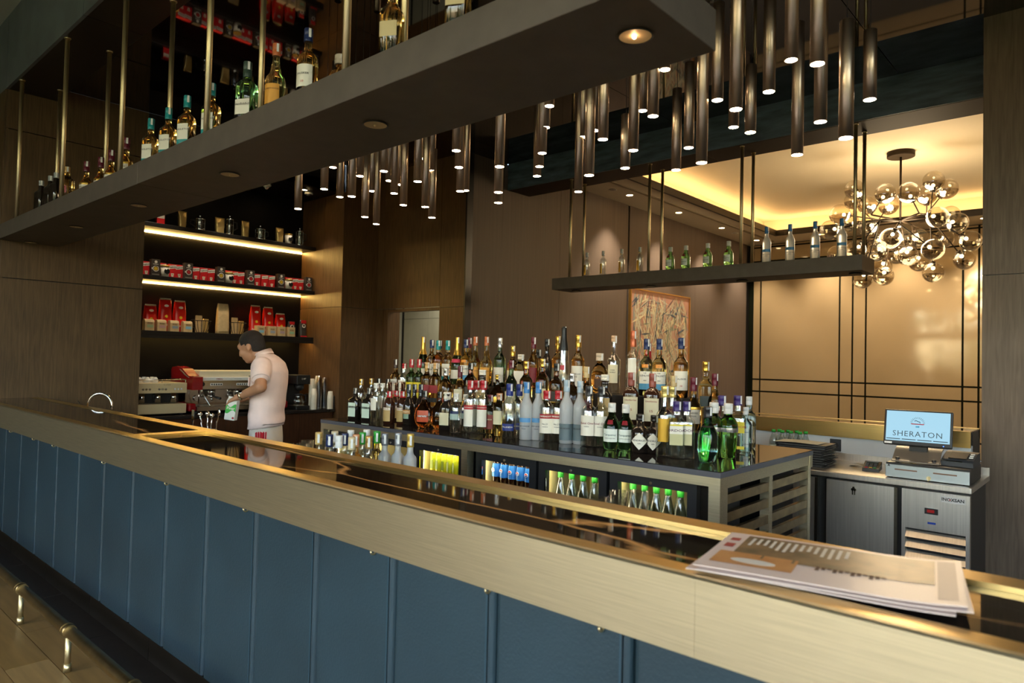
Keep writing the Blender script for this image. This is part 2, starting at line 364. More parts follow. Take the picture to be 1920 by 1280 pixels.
# downlights of the far room
def downlight(p, label, spot=0, ang=75, r=.05, on=True):
    t = thing('downlight', label, 'ceiling light', p, 0, 'downlights in the far soffit' if p[1] > 6 else 'downlights in the nook ceiling')
    MB().lathe([(r, 0), (r*1.25, -.002), (r*1.3, -.006), (r*1.02, -.007)], 20, cap0=False, cap1=False).build('trim_ring', WHITEP, t)
    MB().lathe([(r, -.004), (.002, -.005)], 20, cap0=False).build('lens', WARMDISC if on else mat('unlit_lens', '8a7f70', .4), t)
    if spot:
        l = bpy.data.lights.new('beam', 'SPOT'); l.energy = spot; l.spot_size = R(ang); l.spot_blend = .8; l.color = (1, .84, .62); l.shadow_soft_size = .04
        obj('beam', l, t, (0, 0, -.02))
for i, y in enumerate((9.05, 10.6, 12.27, 13.9)): downlight((-5.75, y, 4.16), '%s lit downlight along the wallcovered wall' % nth(i), 90, 85)
for i, x in enumerate((-4.478, -3.142, -1.85, -.55, .8)): downlight((x, 13.95, 4.16), '%s downlight from left in the soffit before the tan wall' % nth(i), 105, 100)
for i, y in enumerate((8.62, 12.9)): downlight((-5.77, y, 4.16), 'unlit %s ceiling speaker disc in the cream soffit' % ('near', 'far')[i], 0, on=False)
for i, y in enumerate((3.25, 4.1, 4.95)): downlight((-8.22, y, 3.79), '%s small downlight from left in the black nook ceiling' % nth(i), 22, 75, .035)
# right and back of the lobby, out of view, with the street windows that light the bar
struct('wall_right', MB().box(5, 5.1, 1.3, 14.6, 0, 4.8).box(5, 5.1, -6.6, 1.3, 0, .25).box(5, 5.1, -6.6, 1.3, 4.2, 4.8).box(5, 5.1, -6.6, -6.2, .25, 4.2).box(5, 5.1, -2.7, -2.3, .25, 4.2), CREAM)
for i, (a, b) in enumerate(((-6.2, -2.7), (-2.3, 1.3))):
    w = struct('window_%d' % (i+4), MB().box(5.02, 5.08, a, b, .25, .31).box(5.02, 5.08, a, b, 4.14, 4.2).box(5.02, 5.08, a, b, 2.95, 3.0).box(5.02, 5.08, a, a+.06, .31, 4.14).box(5.02, 5.08, b-.06, b, .31, 4.14).box(5.02, 5.08, (a+b)/2-.03, (a+b)/2+.03, .31, 4.14), BLKP)
    for k in range(2): struct('pane', box(5.045, 5.055, a+.06+k*(b-a)/2, a+(k+1)*(b-a)/2-.03, .31, 4.14), PANE, w)
wb = struct('wall_back', MB().box(-12, 5.0, -6.6, -6.4, 4.2, 4.73).box(-12, 5.0, -6.6, -6.4, 0, .25).box(-12, -7.3, -6.6, -6.4, .25, 4.2).box(-4.6, -3.7, -6.6, -6.4, .25, 4.2).box(4.7, 5.0, -6.6, -6.4, .25, 4.2)
            .box(-3.7, -3.3, -6.6, -6.4, .25, 4.2).box(.5, .9, -6.6, -6.4, .25, 4.2), CREAM)
for i, (a, b) in enumerate(((-7.3, -4.6), (-3.3, .5), (.9, 4.7))):
    w = struct('window_%d' % (i+1), MB().box(a, b, -6.53, -6.47, .25, .31).box(a, b, -6.53, -6.47, 4.14, 4.2).box(a, b, -6.53, -6.47, 2.95, 3.0)
               .box(a, a+.06, -6.53, -6.47, .31, 4.14).box(b-.06, b, -6.53, -6.47, .31, 4.14).box((a+b)/2-.03, (a+b)/2+.03, -6.53, -6.47, .31, 4.14), BLKP)
    for k in range(2): struct('pane', box(a+.06+k*(b-a)/2, a+(k+1)*(b-a)/2-.03, -6.505, -6.495, .31, 4.14), PANE, w)
LEAF = mat('tree_leaf', '4f7a2c', .6, col2='86a84a', vs=3); BARK = mat('tree_bark', '4a3a2a', .8)
for i, (tx, ty, hh) in enumerate(((-10.5, -12, 4.6), (-7.6, -13.5, 5.2), (-4.8, -12, 4.2), (-1.2, -14, 5.4), (2.6, -12.5, 4.6), (6.2, -13.5, 5.0))):
    tr_ = thing('garden_tree', '%s leafy tree from left outside the street windows' % nth(i), 'tree', (tx, ty, -.1), 0, 'trees outside the street windows')
    MB().tube([(0, 0, 0), (.05, .03, hh*.35), (-.03, 0, hh*.7)], [.13, .09, .04], 8).build('trunk', BARK, tr_)
    rt = random.Random(i); mb = MB()
    for k in range(900):
        d = Vector((rt.gauss(0, 1), rt.gauss(0, 1), rt.gauss(0, 1))).normalized()*rt.uniform(.45, 1)**.5
        c = Vector((d.x*hh*.36, d.y*hh*.36, hh*.55+d.z*hh*.45)); u = Vector((rt.gauss(0, 1), rt.gauss(0, 1), rt.gauss(0, 1))).normalized(); w_ = u.orthogonal().normalized(); q = rt.uniform(.12, .24)
        mb.add([c-u*q, c+w_*q*.5, c+u*q, c-w_*q*.5], [(0, 1, 2, 3)])
    mb.build('foliage', LEAF, tr_)['kind'] = 'stuff'
struct('ground', box(-30, 30, -40, -6.7, -.3, -.1), mat('garden_ground', '4d5a30', .9, var=.3, vs=.5))
# ---------------------------------------------------------------- the bar
ZB = 1.117
bar = thing('bar_counter', 'long bar counter with blue leather front, brass edge and black gold-veined top', 'bar counter', (0, 1.7, 0))
def bpart(name, mb, m, parent=None):
    o = mb.build(name, m, parent or bar)
    if not parent: o.location = (0, -1.7, 0)
    return o
BX0, BX1 = -7.893, 2.4
bpart('core', box(BX0, BX1, 1.50, 1.94, .0, 1.09), BLACK)
for x0, xe in ((BX0, -4.2), (-4.1995, -.72), (-.7195, BX1)):
    bpart('fascia', MB().prism([(1.43, .939), (1.43, ZB-.005), (1.435, ZB), (1.4515, ZB), (1.4515, .95), (1.5, .95), (1.5, .939)], 'x', x0, xe), BRASS)
bpart('edge_strip', box(BX0, BX1, 1.452, 1.508, 1.09, ZB), BRASSG)
bpart('edge_strip', MB().prism([(1.872, 1.09), (1.872, ZB), (1.956, ZB), (1.96, ZB-.006), (1.96, 1.05), (1.94, 1.05), (1.94, 1.09)], 'x', BX0, BX1), BRASSG)
bpart('cross_strip', box(-4.215, -4.115, 1.508, 1.872, 1.09, ZB), BRASSG)
bpart('marble_slab', box(BX0, -4.217, 1.51, 1.87, 1.09, ZB-.002), MARBLE)
bpart('marble_slab', box(-4.113, -1.1, 1.51, 1.87, 1.09, ZB-.013), MARBLE)
bpart('marble_slab', box(-1.0985, BX1, 1.51, 1.87, 1.09, ZB-.013), MARBLE)
# padded leather panels: flat face rolling back into the seams
def pad(x0, x1):
    r = .02; pts = [(x0, 1.50), (x0, 1.475)]
    for k in range(5): a = R(180+k*22.5); pts.append((x0+r+r*math.cos(a), 1.475+.022*math.sin(a)))
    for k in range(5): a = R(270+k*22.5); pts.append((x1-r+r*math.cos(a), 1.475+.022*math.sin(a)))
    pts += [(x1, 1.475), (x1, 1.50)]
    return MB().prism(pts, 'z', .114, .939)
PADX = [-7.893, -7.67]+[-7.215+.4515*i for i in range(22)]
for a, b in zip(PADX, PADX[1:]):
    p = bpart('leather_panel', pad(a+.002, b-.002), LEATHER)
    bpart('stitching', MB().box(b-.034, b-.030, 1.4525, 1.4545, .12, .935).box(b-.026, b-.022, 1.453, 1.4555, .12, .935), mat('blue_piping', '2e4a5a', .35), p)
for i in range(12):
    x0 = -7.36-.9+i*.9
    if x0+.9 > BX0: bpart('plinth_tile', box(max(BX0, x0), x0+.896, 1.452, 1.50, .002, .113), mat('plinth_stone', '171412', .35, var=.3, vs=10))
for x in (-7.4, -6.58, -5.94, -5.46, -4.49, -3.59, -2.78, -1.9, -1.365, -.976, -.1):
    pts = [(x, 1.445+.011*math.sin(R(a)), .936+.013*math.cos(R(a))) for a in range(90, 300, 30)]
    bpart('bag_hook', MB().tube(pts, .0035, 6).lathe([(.009, 0), (.009, .004)], 10, Matrix.Translation((x, 1.447, .9345))), BRASSP)
# foot rail
fr = thing('foot_rail', 'worn brass tube foot rail on short posts along the bar', 'foot rail', (-4, 1.13, 0))
def fpart(name, mb, m): o = mb.build(name, m, fr); o.location = (4, -1.13, 0); return o
fpart('rail', MB().cyl((-7.88, 1.13, .2), (2, 1.13, .2), .027, seg=20), BRASSD)
for i in range(10):
    x = -7.35+i*.86
    fpart('collar', MB().cyl((x-.022, 1.13, .2), (x+.022, 1.13, .2), .0315, seg=20).cyl((x-.024, 1.13, .2), (x-.02, 1.13, .2), .033, seg=20), BRASSD)
    fpart('post', MB().cyl((x, 1.13, .0), (x, 1.13, .185), .0135, seg=14).cyl((x, 1.13, 0), (x, 1.13, .04), .0175, seg=14), BRASSP)

# ---------------------------------------------------------------- overhead bottle shelf
oh = thing('hanging_shelf', 'long dark bottle shelf hung on brass rods above the bar', 'hanging shelf', (-4.45, 1.82, 2.6))
def opart(name, mb, m, parent=None):
    o = mb.build(name, m, parent or oh)
    if not parent: o.location = (4.45, -1.82, -2.6)
    return o
for a, b in ((-7.9, -4.493), (-4.49, -1.0)): opart('board', box(a, b, 1.57, 2.07, 2.6, 2.736, .003), SHELF)
RODX = (-7.53, -6.22, -4.97, -3.70, -2.42, -1.14)
for x in RODX:
    for y in (1.63, 1.93):
        rd = opart('rod', MB().cyl((x, y, 2.736), (x, y, 4.03), .0165, seg=14), BRASSP)
        opart('rod_flange', MB().cyl((x, y, 4.022), (x, y, 4.03), .024, seg=14), BRASSP, rd)
DLR = mat('gold_reflector', (.75, .58, .34), .6, metal=.2)
for i, x in enumerate((-7.80, -6.47, -5.13, -3.79, -2.45, -1.14)):
    d = opart('spotlight', MB().lathe([(.05, 2.599), (.054, 2.597), (.056, 2.594), (.05, 2.5935)], 24, Matrix.Translation((x, 1.81, 0)), cap0=False, cap1=False), BLKP)
    opart('reflector', MB().lathe([(.05, 2.5945), (.03, 2.598), (.004, 2.5985)], 24, Matrix.Translation((x, 1.81, 0)), cap0=False), DLR, d)
    opart('led', MB().ball((x-.004, 1.81, 2.594), .006, 8, 5), mat('tiny_led', (1, 1, 1), emit='ffcf9a', es=20 if i == 5 else 20) if i == 5 else DLR, d)

# ---------------------------------------------------------------- tube pendants over the back bar
_A = [(188,678,44),(345,560,46),(398,430,44),(439,607,42),(510,604,48),(559,482,46),(589,727,44),(632,572,40),(657,770,40),(703,453,48),(735,510,44),(765,586,46),(802,533,42),(820,656,44),(906,515,50),(943,378,44),(951,667,46),(990,450,44),(991,731,44),(1138,330,54),(1153,430,52),(1162,573,50),(1193,568,44),(1190,512,42),(1397,426,58),(1390,580,54),(1390,642,50),(1697,62,58),(1673,191,54),(1653,345,54),(1637,425,50),(1622,482,48),(1870,576,50),(1897,248,50)]
_B = [(233,735,42),(256,548,40),(291,585,44),(384,705,40),(418,631,42),(457,465,40),(501,488,46),(551,293,46),(597,713,40),(650,620,42),(704,683,48),(770,421,48),(838,534,42),(848,460,54),(908,556,46),(986,386,50),(1079,254,54),(1104,650,48),(1189,270,60),(1201,512,52),(1308,580,58),(1408,419,52)]
PEN = sorted([(500+x*.3125, 180+y*.3125, w*.3125) for x, y, w in _A]+[(1000+x*.448, y*.448, w*.448) for x, y, w in _B])
LENS_T = {384: .33, 650: .5, 908: .36, 1408: .33, 1104: .68, 986: .5}
shorts = {round(1000+k*.448): v for k, v in LENS_T.items()}
tubes = {}
for i, (x, y, w) in enumerate(PEN):
    p = at_depth(x, y, .058*FPX/w); Lt = shorts.get(round(x), (.5, .7, .9)[i % 3] if x > 1200 else (.55, .7, .85)[i % 3])
    Lt = min(Lt, 4.12-p.z)
    t = thing('tube_pendant', '%s bronze tube pendant from the left over the back bar' % nth(i), 'pendant light', p, 0, 'bronze tube pendants over the back bar')
    k = round(Lt, 2)
    if k not in tubes:
        tubes[k] = MB().lathe([(.0262, .002), (.029, .002), (.029, k-.002), (.027, k), (.004, k+.001)], 20, cap0=False).mesh('tube', BRONZE)
    obj('tube', tubes[k], t)
    if 'l' not in tubes: tubes['l'] = MB().lathe([(.0262, .004), (.0262, .0015), (.002, .0005)], 20, cap0=False).mesh('lens', LENS)
    obj('lens', tubes['l'], t)
    MB().cyl((0, 0, Lt), (0, 0, 4.155-p.z), .0017, seg=6).build('cable', BLKP, t)

# ---------------------------------------------------------------- small hanging shelf under the beam
h2 = thing('hanging_shelf', 'short dark shelf of bottles hung on paired rods before the tan wall', 'hanging shelf', (-3.5, 6.86, 2.46))
def hpart(name, mb, m, parent=None):
    o = mb.build(name, m, parent or h2)
    if not parent: o.location = (3.5, -6.86, -2.46)
    return o
hpart('board', box(-5.33, -1.79, 6.66, 7.06, 2.46, 2.60, .003), SHELF)
for x in (-5.12, -4.02, -2.95, -1.875):
    for y in (6.74, 7.02):
        rd = hpart('rod', MB().cyl((x, y, 2.6), (x, y, 3.815), .0165, seg=12), BRASSP)
        hpart('rod_flange', MB().cyl((x, y, 3.807), (x, y, 3.815), .023, seg=12), BRASSP, rd)
for x in (-5.1, -4.05, -2.98, -1.9):
    d = hpart('spotlight', MB().lathe([(.05, 2.459), (.058, 2.456), (.06, 2.449), (.05, 2.448)], 20, Matrix.Translation((x, 6.86, 0)), cap0=False, cap1=False), BLKP)
    hpart('reflector', MB().lathe([(.05, 2.4495), (.004, 2.455)], 20, Matrix.Translation((x, 6.86, 0)), cap0=False), DLR, d)

# smoke detectors on the nook ceiling edge
for i, (x, y) in enumerate(((500, 352), (579, 368))):
    p = on_z(x, y-8, 3.79 if i else 3.79); p.z = 3.79
    t = thing('smoke_detector', ('white cone smoke detector left on the black nook ceiling', 'white round smoke detector right on the black nook ceiling')[i], 'smoke detector', p)
    MB().lathe([(.055, 0), (.058, -.03), (.052, -.034)], 20).build('base', WHITEP, t)
    MB().lathe([(.046, -.034), (.035 if i else .03, -.05), (.012, -.06 if i else -.075)], 16).build('sensor', WHITEP if not i else DGREY, t)

# ---------------------------------------------------------------- island back bar
ZI = 1.09; IX0, IX1, IY0, IY1 = -4.72, -1.415, 3.045, 4.30
isl = thing('back_bar', 'free-standing back bar with dark stone top and slatted brass frame', 'back bar', ((IX0+IX1)/2, 3.6, 0))
IC = Vector(((IX0+IX1)/2, 3.6, 0))
def ipart(name, mb, m, parent=None):
    o = mb.build(name, m, parent or isl)
    if not parent: o.location = -IC
    return o
ipart('stone_top', box(IX0, IX1, IY0, IY1, ZI-.004, ZI), STONE)
ipart('stone_edge', box(IX0, IX1, IY0, IY1, ZI-.03, ZI-.004), STONEE)
ipart('top_frame', MB().box(IX0, IX1-.002, IY0+.004, IY0+.05, ZI-.075, ZI-.03).box(IX0, IX1-.002, IY1-.05, IY1-.004, ZI-.1, ZI-.03).box(IX1-.055, IX1-.004, IY0+.05, IY1-.05, ZI-.085, ZI-.03).box(IX0, IX0+.05, IY0+.05, IY1-.05, ZI-.1, ZI-.03), BRASS)
for x, w in ((IX0, .04), (-3.14, .055), (IX1-.06, .058)):
    ipart('post', box(x, x+w, IY0+.004, IY0+.06, 0, ZI-.075), BRASS)
for y in (IY0+.06, 3.655, IY1-.06):
    ipart('post', box(IX1-.055, IX1-.004, y-.012 if y > 3.2 else y, y+.03, 0, ZI-.085), BRASS)
for (y0, y1) in ((IY0+.092, 3.64), (3.69, IY1-.075)):
    for k in range(9):
        z = ZI-.118-k*.085; ipart('slat', MB().prism([(IX1-.008, z), (IX1-.020, z+.038), (IX1-.036, z+.038), (IX1-.024, z)], 'y', y0, y1) if 0 else box(IX1-.03, IX1-.008, y0, y1, z-.045, z), BRASSD)
ipart('core', MB().box(IX0+.05, IX1-.08, 3.85, 4.2, .05, ZI-.1).box(IX0+.01, IX1-.08, 3.1, 3.85, .02, .12), BLACK)
ipart('riser', box(-4.2, -1.77, 3.60, 4.16, ZI, 1.20), BLKP)
ipart('riser', box(-3.95, -2.05, 3.86, 4.16, 1.20, 1.37), BLKP)
# fridges: case with a lit inside, framed glass door
FLED = mat('fridge_led', (1, 1, 1), emit='fff2c0', es=14)
def fridge(x0, x1, lab, deep=.5, zs=.615):
    t = thing('bottle_fridge', lab, 'fridge', ((x0+x1)/2, 3.35, .12)); y = 3.10; O = Vector((-(x0+x1)/2, -3.35, -.12))
    def q(n, mb, m, par=None):
        o = mb.build(n, m, par or t)
        if not par: o.location = O
        return o
    z0, z1 = .12, 1.01
    q('case', MB().box(x0, x0+.02, y+.045, y+deep, z0, z1).box(x1-.02, x1, y+.045, y+deep, z0, z1).box(x0, x1, y+.045, y+deep, z1-.03, z1).box(x0, x1, y+.045, y+deep, z0, z0+.03), BLKP)
    q('liner', MB().box(x0+.02, x1-.02, y+deep-.02, y+deep-.001, z0+.03, z1-.03).box(x0+.02, x1-.02, y+.06, y+deep-.02, zs-.006, zs).box(x0+.02, x0+.024, y+.05, y+deep-.02, z0+.03, z1-.03), mat('fridge_liner', 'b7a97c', .4))
    q('lamp', MB().box(x0+.04, x1-.04, y+.046, y+.056, z1-.04, z1-.031).box(x0+.025, x0+.033, y+.046, y+.056, z0+.2, z1-.04), FLED)
    f = .05
    d = q('door', MB().box(x0, x1, y, y+.04, z1-.048, z1-.004).box(x0, x1, y, y+.04, z0, z0+f).box(x0, x0+f, y, y+.04, z0+f, z1-.048).box(x1-f, x1, y, y+.04, z0+f, z1-.048), BLKP)
    q('pane', box(x0+f, x1-f, y+.012, y+.018, z0+f, z1-.048), PANE, d)
    q('lock', MB().cyl(((x0+x1)/2, y+.002, z1-.03), ((x0+x1)/2, y-.006, z1-.03), .008, seg=10), CHROME, d)
    q('handle', box(x0+f+.004, x0+f+.012, y-.008, y, .55, z1-.09), CHROME, d)
    return t
for i, (a, b, lab) in enumerate(((-4.66, -4.17, 'black glass-door fridge at the left end of the back bar'), (-4.15, -3.67, 'second black fridge hidden behind the capped bottles'), (-3.65, -3.165, 'black fridge of yellow lemon cans beside the brass post'),
                     (-3.06, -2.57, 'black fridge of cola bottles right of the brass post'), (-2.55, -2.08, 'black fridge of green-capped water between two others'), (-2.06, -1.56, 'black fridge of green-capped water at the slatted end'))):
    fridge(a, b, lab, zs=(.615, .615, .78, .80, .615, .615)[i])
# ---------------------------------------------------------------- stainless counter with till
sx = thing('steel_counter', 'stainless under-counter fridge with plain doors and vent panel', 'steel counter', (-1.7, 5.15, 0)); SO = Vector((1.7, -5.15, 0))
def spart(n, mb, m, par=None):
    o = mb.build(n, m, par or sx)
    if not par: o.location = SO
    return o
SX0, SX1, SY0, SY1, SZ = -3.2, -.69, 4.80, 5.50, .90
spart('worktop', MB().box(SX0, SX1, SY0, SY1, SZ-.035, SZ, bev=.004), STEEL)
spart('upstand', box(SX0, SX1, SY1-.02, SY1, SZ, SZ+.05), STEEL)
spart('body', box(SX0+.02, SX1-.02, SY0+.06, SY1-.01, .1, SZ-.035), BLKP)
for a, b in ((-3.1, -2.36), (-2.33, -1.56), (-1.50, -1.085)):
    d = spart('door', box(a, b, SY0+.02, SY0+.06, .12, SZ-.05, .003), STEEL)
    spart('door_edge', box(b-.012, b+.006, SY0+.016, SY0+.06, .12, SZ-.05), mat('bright_edge', (.75, .7, .6), .2, metal=1), d)
k = MB(); kx = -1.33; kz = .815
k.cyl((kx, SY0+.02, kz), (kx, SY0+.008, kz), .007, seg=10)
for s in (-.006, .007): k.box(kx+s-.003, kx+s+.003, SY0+.009, SY0+.011, kz-.045, kz-.008); k.lathe([(.009, -.001), (.009, .001)], 10, Matrix.Translation((kx+s, SY0+.010, kz-.012)) @ Matrix.Rotation(R(90), 4, 'X'))
spart('keys', k, CHROME)
vp = spart('vent_panel', MB().box(-1.055, -.70, SY0+.02, SY0+.06, .615, SZ-.05).box(-1.055, -1.035, SY0+.02, SY0+.06, .12, .615).box(-.72, -.70, SY0+.02, SY0+.06, .12, .615), STEEL)
for i in range(7):
    z = .60-i*.062; spart('louvre', MB().prism([(SY0+.015, z-.04), (SY0+.045, z), (SY0+.05, z), (SY0+.02, z-.042)], 'x', -1.035, -.72), STEEL, vp)
spart('thermostat', box(-.93, -.86, SY0+.012, SY0+.02, .715, .75), BLKP, vp)
spart('display', box(-.917, -.878, SY0+.010, SY0+.012, .725, .742), mat('red_digits', (.2, 0, 0), emit='d01515', es=.06), vp)
spart('badge', box(-.848, -.722, SY0+.018, SY0+.02, .797, .833), mat('badge_silver', 'c9c6c2', .4), vp)
o = text('lettering', 'INOXSAN', .026, BLKP, vp, FRONT(-.785, SY0+.017, .815), .03); 
spart('sticker', box(-.915, -.872, SY0+.018, SY0+.02, .655, .667), mat('blue_sticker', '1c3f9c', .4), vp)
spart('dot', MB().lathe([(.003, 0), (.003, .001)], 8, Matrix.Translation((-.7995, SY0+.0175, .8155)) @ Matrix.Rotation(R(90), 4, 'X')), mat('red_dot', 'c01818', .4), vp)
# cash drawer
t = thing('cash_drawer', 'cash drawer with pale steel front under the till screen', 'cash drawer', (-.935, 5.08, SZ))
w, dp, hh = .225, .21, .095
box(-w, w, -dp+.012, dp, .004, hh, .003).build('case', BLKP, t)
fz = box(-w, w, -dp, -dp+.014, .006, hh-.012, .002).build('front', mat('pale_steel', 'b9c3c6', .35, metal=.6), t)
for a in (-.11, .1): box(a-.062, a+.062, -dp-.002, -dp+.001, .052, .060).build('slot', mat('slot_copper', '8a6a5a', .3, metal=.5), fz)
MB().cyl((.015, -dp, .022), (.015, -dp-.008, .022), .012, seg=14).build('lock', BRASSP, fz)
box(.012, .018, -dp-.022, -dp-.008, .006, .03).build('key', BRASSP, fz)
text('maker_mark', 'A', .018, BLKP, fz, FRONT(-.205, -dp-.001, .077), .06)
text('maker_mark', 'apexx', .009, BLKP, fz, FRONT(-.203, -dp-.001, .065)) if 0 else None
for a in (-.2, .2):
    for b in (-.18, .18): MB().cyl((a, b, 0), (a, b, .004), .012, seg=10).build('foot', BLKP, t)
# till screen
t = thing('till_screen', 'lit till touchscreen showing a hotel welcome page on a curved stand', 'till screen', (-1.015, 5.05, SZ+.0955), R(4))
st = [(.13-.26*i/12, .0) for i in range(13)]
prof = []
for i in range(13):
    u = i/12; prof.append((-.13+.25*u, .012+.055*max(0, math.sin(u*math.pi*.62))**1.6+.02*u))
poly = prof+[(y, z-.008) for y, z in reversed(prof)]
MB().prism(poly, 'x', -.13, .13).build('stand', mat('taupe_plastic', '75695c', .35), t)
for a in (-.1, .1):
    for b in (-.1, .1): MB().cyl((a, b, 0), (a, b, .03), .012, seg=10).build('foot', BLKP, t)
box(-.05, .05, .0, .05, .06, .16).build('neck', BLKP, t)
TM = Matrix.Translation((0, -.03, .215)) @ Matrix.Rotation(R(-14), 4, 'X')
hd = MB().box(-.19, .19, 0, .03, -.115, .115, M=TM, bev=.006).build('housing', BLKP, t)
SCR = mat('screen_glow', (.02, .02, .02), .1, emit='a9d8ee', es=.36)
MB().box(-.177, .177, -.002, .001, -.088, .105, M=TM).build('screen', SCR, hd)
def scr(s, size, m, x, z, bold=0.0, sp=1.0): return text('lettering', s, size, m, hd, TM @ Matrix.Translation((x, -.003, z)) @ Matrix.Rotation(R(90), 4, 'X'), bold, sp)
SINK = mat('screen_ink', '2b3a44', .5); SRED = mat('screen_red', 'b22a3a', .5); SBLU = mat('screen_blue', '2f95c8', .5); SLINE = mat('screen_grey', '8fb2c2', .5)
scr('SHERATON', .050, SINK, 0, -.042, -.004, 1.12)
e = MB()
for k2 in range(13):
    a = R(k2*15); c, s = math.cos(a), math.sin(a)
    e.tube([TM @ Vector((.030*c, -.003, .030+.030*s)), TM @ Vector((.041*c, -.003, .030+.041*s))], .0012, 4)
e.build('emblem', SINK, hd)
sc_ = [(-.018, .044), (-.008, .048), (.002, .042), (.012, .040), (.014, .032)]
MB().tube([TM @ Vector((x, -.003, z)) for x, z in sc_], .0022, 5).build('emblem', SINK, hd)
MB().box(-.036, .036, -.003, -.002, .022, .028, M=TM).build('emblem', SRED, hd)
MB().box(-.010, .010, -.003, -.002, .004, .012, M=TM).build('icon', SBLU, hd)
for q in range(4): MB().box(-.172+q*.087, -.172+q*.087+.078, -.003, -.002, -.079, -.074, M=TM).build('menu_bar', SINK, hd)
MB().box(-.177, .177, -.0026, -.002, .050, .0515, M=TM).build('line', SLINE, hd) if 0 else None
MB().box(-.183, -.14, -.001, .0, -.109, -.097, M=TM).build('asset_tag', WHITEP, hd)
MB().box(.142, .147, -.001, .0, -.106, -.101, M=TM).build('power_light', mat('blue_led', (0, 0, 0), emit='3060ff', es=3), hd)
# receipt printer
t = thing('receipt_printer', 'dark grey receipt printer on the right of the cash drawer', 'printer', (-.79, 5.10, SZ+.0955), R(-3))
MB().prism([(-.10, 0), (-.10, .028), (-.085, .04), (.02, .075), (.09, .078), (.09, 0)], 'x', -.085, .085).build('case', DGREY, t)
MB().prism([(-.075, .044), (.01, .073), (.012, .078), (-.078, .049)], 'x', -.05, .045).build('lid', BLKP, t)
box(-.085, .03, -.103, -.098, .028, .034).build('tear_bar', CHROME, t)
for k2 in range(3): MB().box(.055, .075, -.06+k2*.025, -.042+k2*.025, .052+k2*.0085, .058+k2*.0085).build('button', WHITEP, t)
# card terminal, receipt roll, paper strips
t = thing('card_terminal', 'small black card terminal with coloured keys left of the cash drawer', 'card terminal', (-1.30, 5.12, SZ), R(8))
MB().prism([(-.09, 0), (-.09, .02), (.06, .05), (.09, .05), (.09, 0)], 'x', -.05, .05).build('case', BLKP, t)
for i, c in enumerate(('b32626', 'c7a01e', '2d8a3a')): MB().box(-.036+i*.025, -.018+i*.025, -.078, -.066, .022, .0275).build('key', mat('key_'+c, c, .4), t)
for i in range(9): MB().box(-.036+(i % 3)*.025, -.018+(i % 3)*.025, -.058+(i//3)*.018, -.047+(i//3)*.018, .028+(i//3)*.006, .034+(i//3)*.006).build('key', DGREY, t)
box(-.035, .035, .012, .06, .044, .052).build('display', mat('lcd_dark', '30382f', .2), t)
tag(MB().lathe([(.006, 0), (.03, 0), (.03, .07), (.006, .07)], 20, Matrix.Translation((-1.17, 5.24, SZ+.030)) @ Matrix.Rotation(R(90), 4, 'Y') @ Matrix.Rotation(R(20), 4, 'X')).build('receipt_roll', WHITEP), 'white paper receipt roll beside the till stand', 'paper roll')
c = [(-1.47+.11*i/9, .005+.018*math.sin(i/9*math.pi)) for i in range(10)]
tag(MB().prism(c+[(x, z-.0015) for x, z in reversed(c)], 'y', 5.20, 5.26).build('receipt_slip', mat('paper', 'd6cdb2', .7)), 'curled receipt slip on the steel counter', 'receipt').location.z = SZ-.004
c = [(-1.36+.06*i/6, .004+.012*math.sin(i/6*math.pi)) for i in range(7)]
tag(MB().prism(c+[(x, z-.0015) for x, z in reversed(c)], 'y', 5.22, 5.30).build('receipt_slip', mat('paper', 'd6cdb2', .7)), 'short receipt slip next to the card terminal', 'receipt').location.z = SZ-.003
# stack of black bill folders with a paper on top
for i in range(9):
    t = thing('bill_folder', '%s black bill folder from the bottom of the stack' % nth(i), 'folder', (-1.72+random.uniform(-.012, .012), 5.06+random.uniform(-.012, .012), SZ+i*.0165), R(random.uniform(-5, 5)), 'stacked black bill folders')
    box(-.17, .17, -.12, .12, 0, .004).build('cover', BLKP, t); box(-.17, .17, -.12, .12, .0115, .0155).build('cover', BLKP, t); box(-.168, -.160, -.12, .12, .004, .0115).build('spine', BLKP, t)
    box(-.155, .155, -.11, .11, .006, .0085).build('paper', mat('grey_paper', '8d8a86', .7), t)
tag(MB().prism([(-.15, 0), (0, .006), (.15, .002), (.15, .0005), (0, .0045), (-.15, -.0015)], 'y', -.1, .1).build('paper_sheet', mat('paper', 'd6cdb2', .7), None, (-1.75, 5.05, SZ+.151)), 'cream paper sheet lying on the stack of bill folders', 'paper')
# water bottles by the wall
PET = thin_glass('pet_bottle', 'dfe6e6', 1.35, .05, .10); GCAP = mat('green_cap', '2f9a35', .4)
wb_m = MB().lathe([(.028, .001), (.031, .008), (.031, .105), (.030, .12), (.018, .155), (.0135, .17), (.0135, .18)], 14).mesh('bottle_body', PET)
wb_c = MB().lathe([(.0155, .178), (.0155, .195), (.014, .197)], 14).mesh('cap', GCAP)
wb_l = MB().lathe([(.0315, .045), (.0315, .085)], 14, cap0=False, cap1=False).mesh('wrap', mat('water_label', 'd8e3d2', .5))
def water(p, lab, grp):
    t = thing('water_bottle', lab, 'water bottle', p, random.uniform(0, 6), grp)
    obj('bottle_body', wb_m, t); obj('cap', wb_c, t); obj('wrap', wb_l, t); return t
for i in range(8):
    r_, c_ = divmod(i, 4); water((-2.05+c_*.066+r_*.02, 5.33+r_*.066, SZ), 'green-capped water bottle, %s in the %s row by the socket' % (nth(c_), ('near', 'far')[r_]), 'pack of small water bottles')
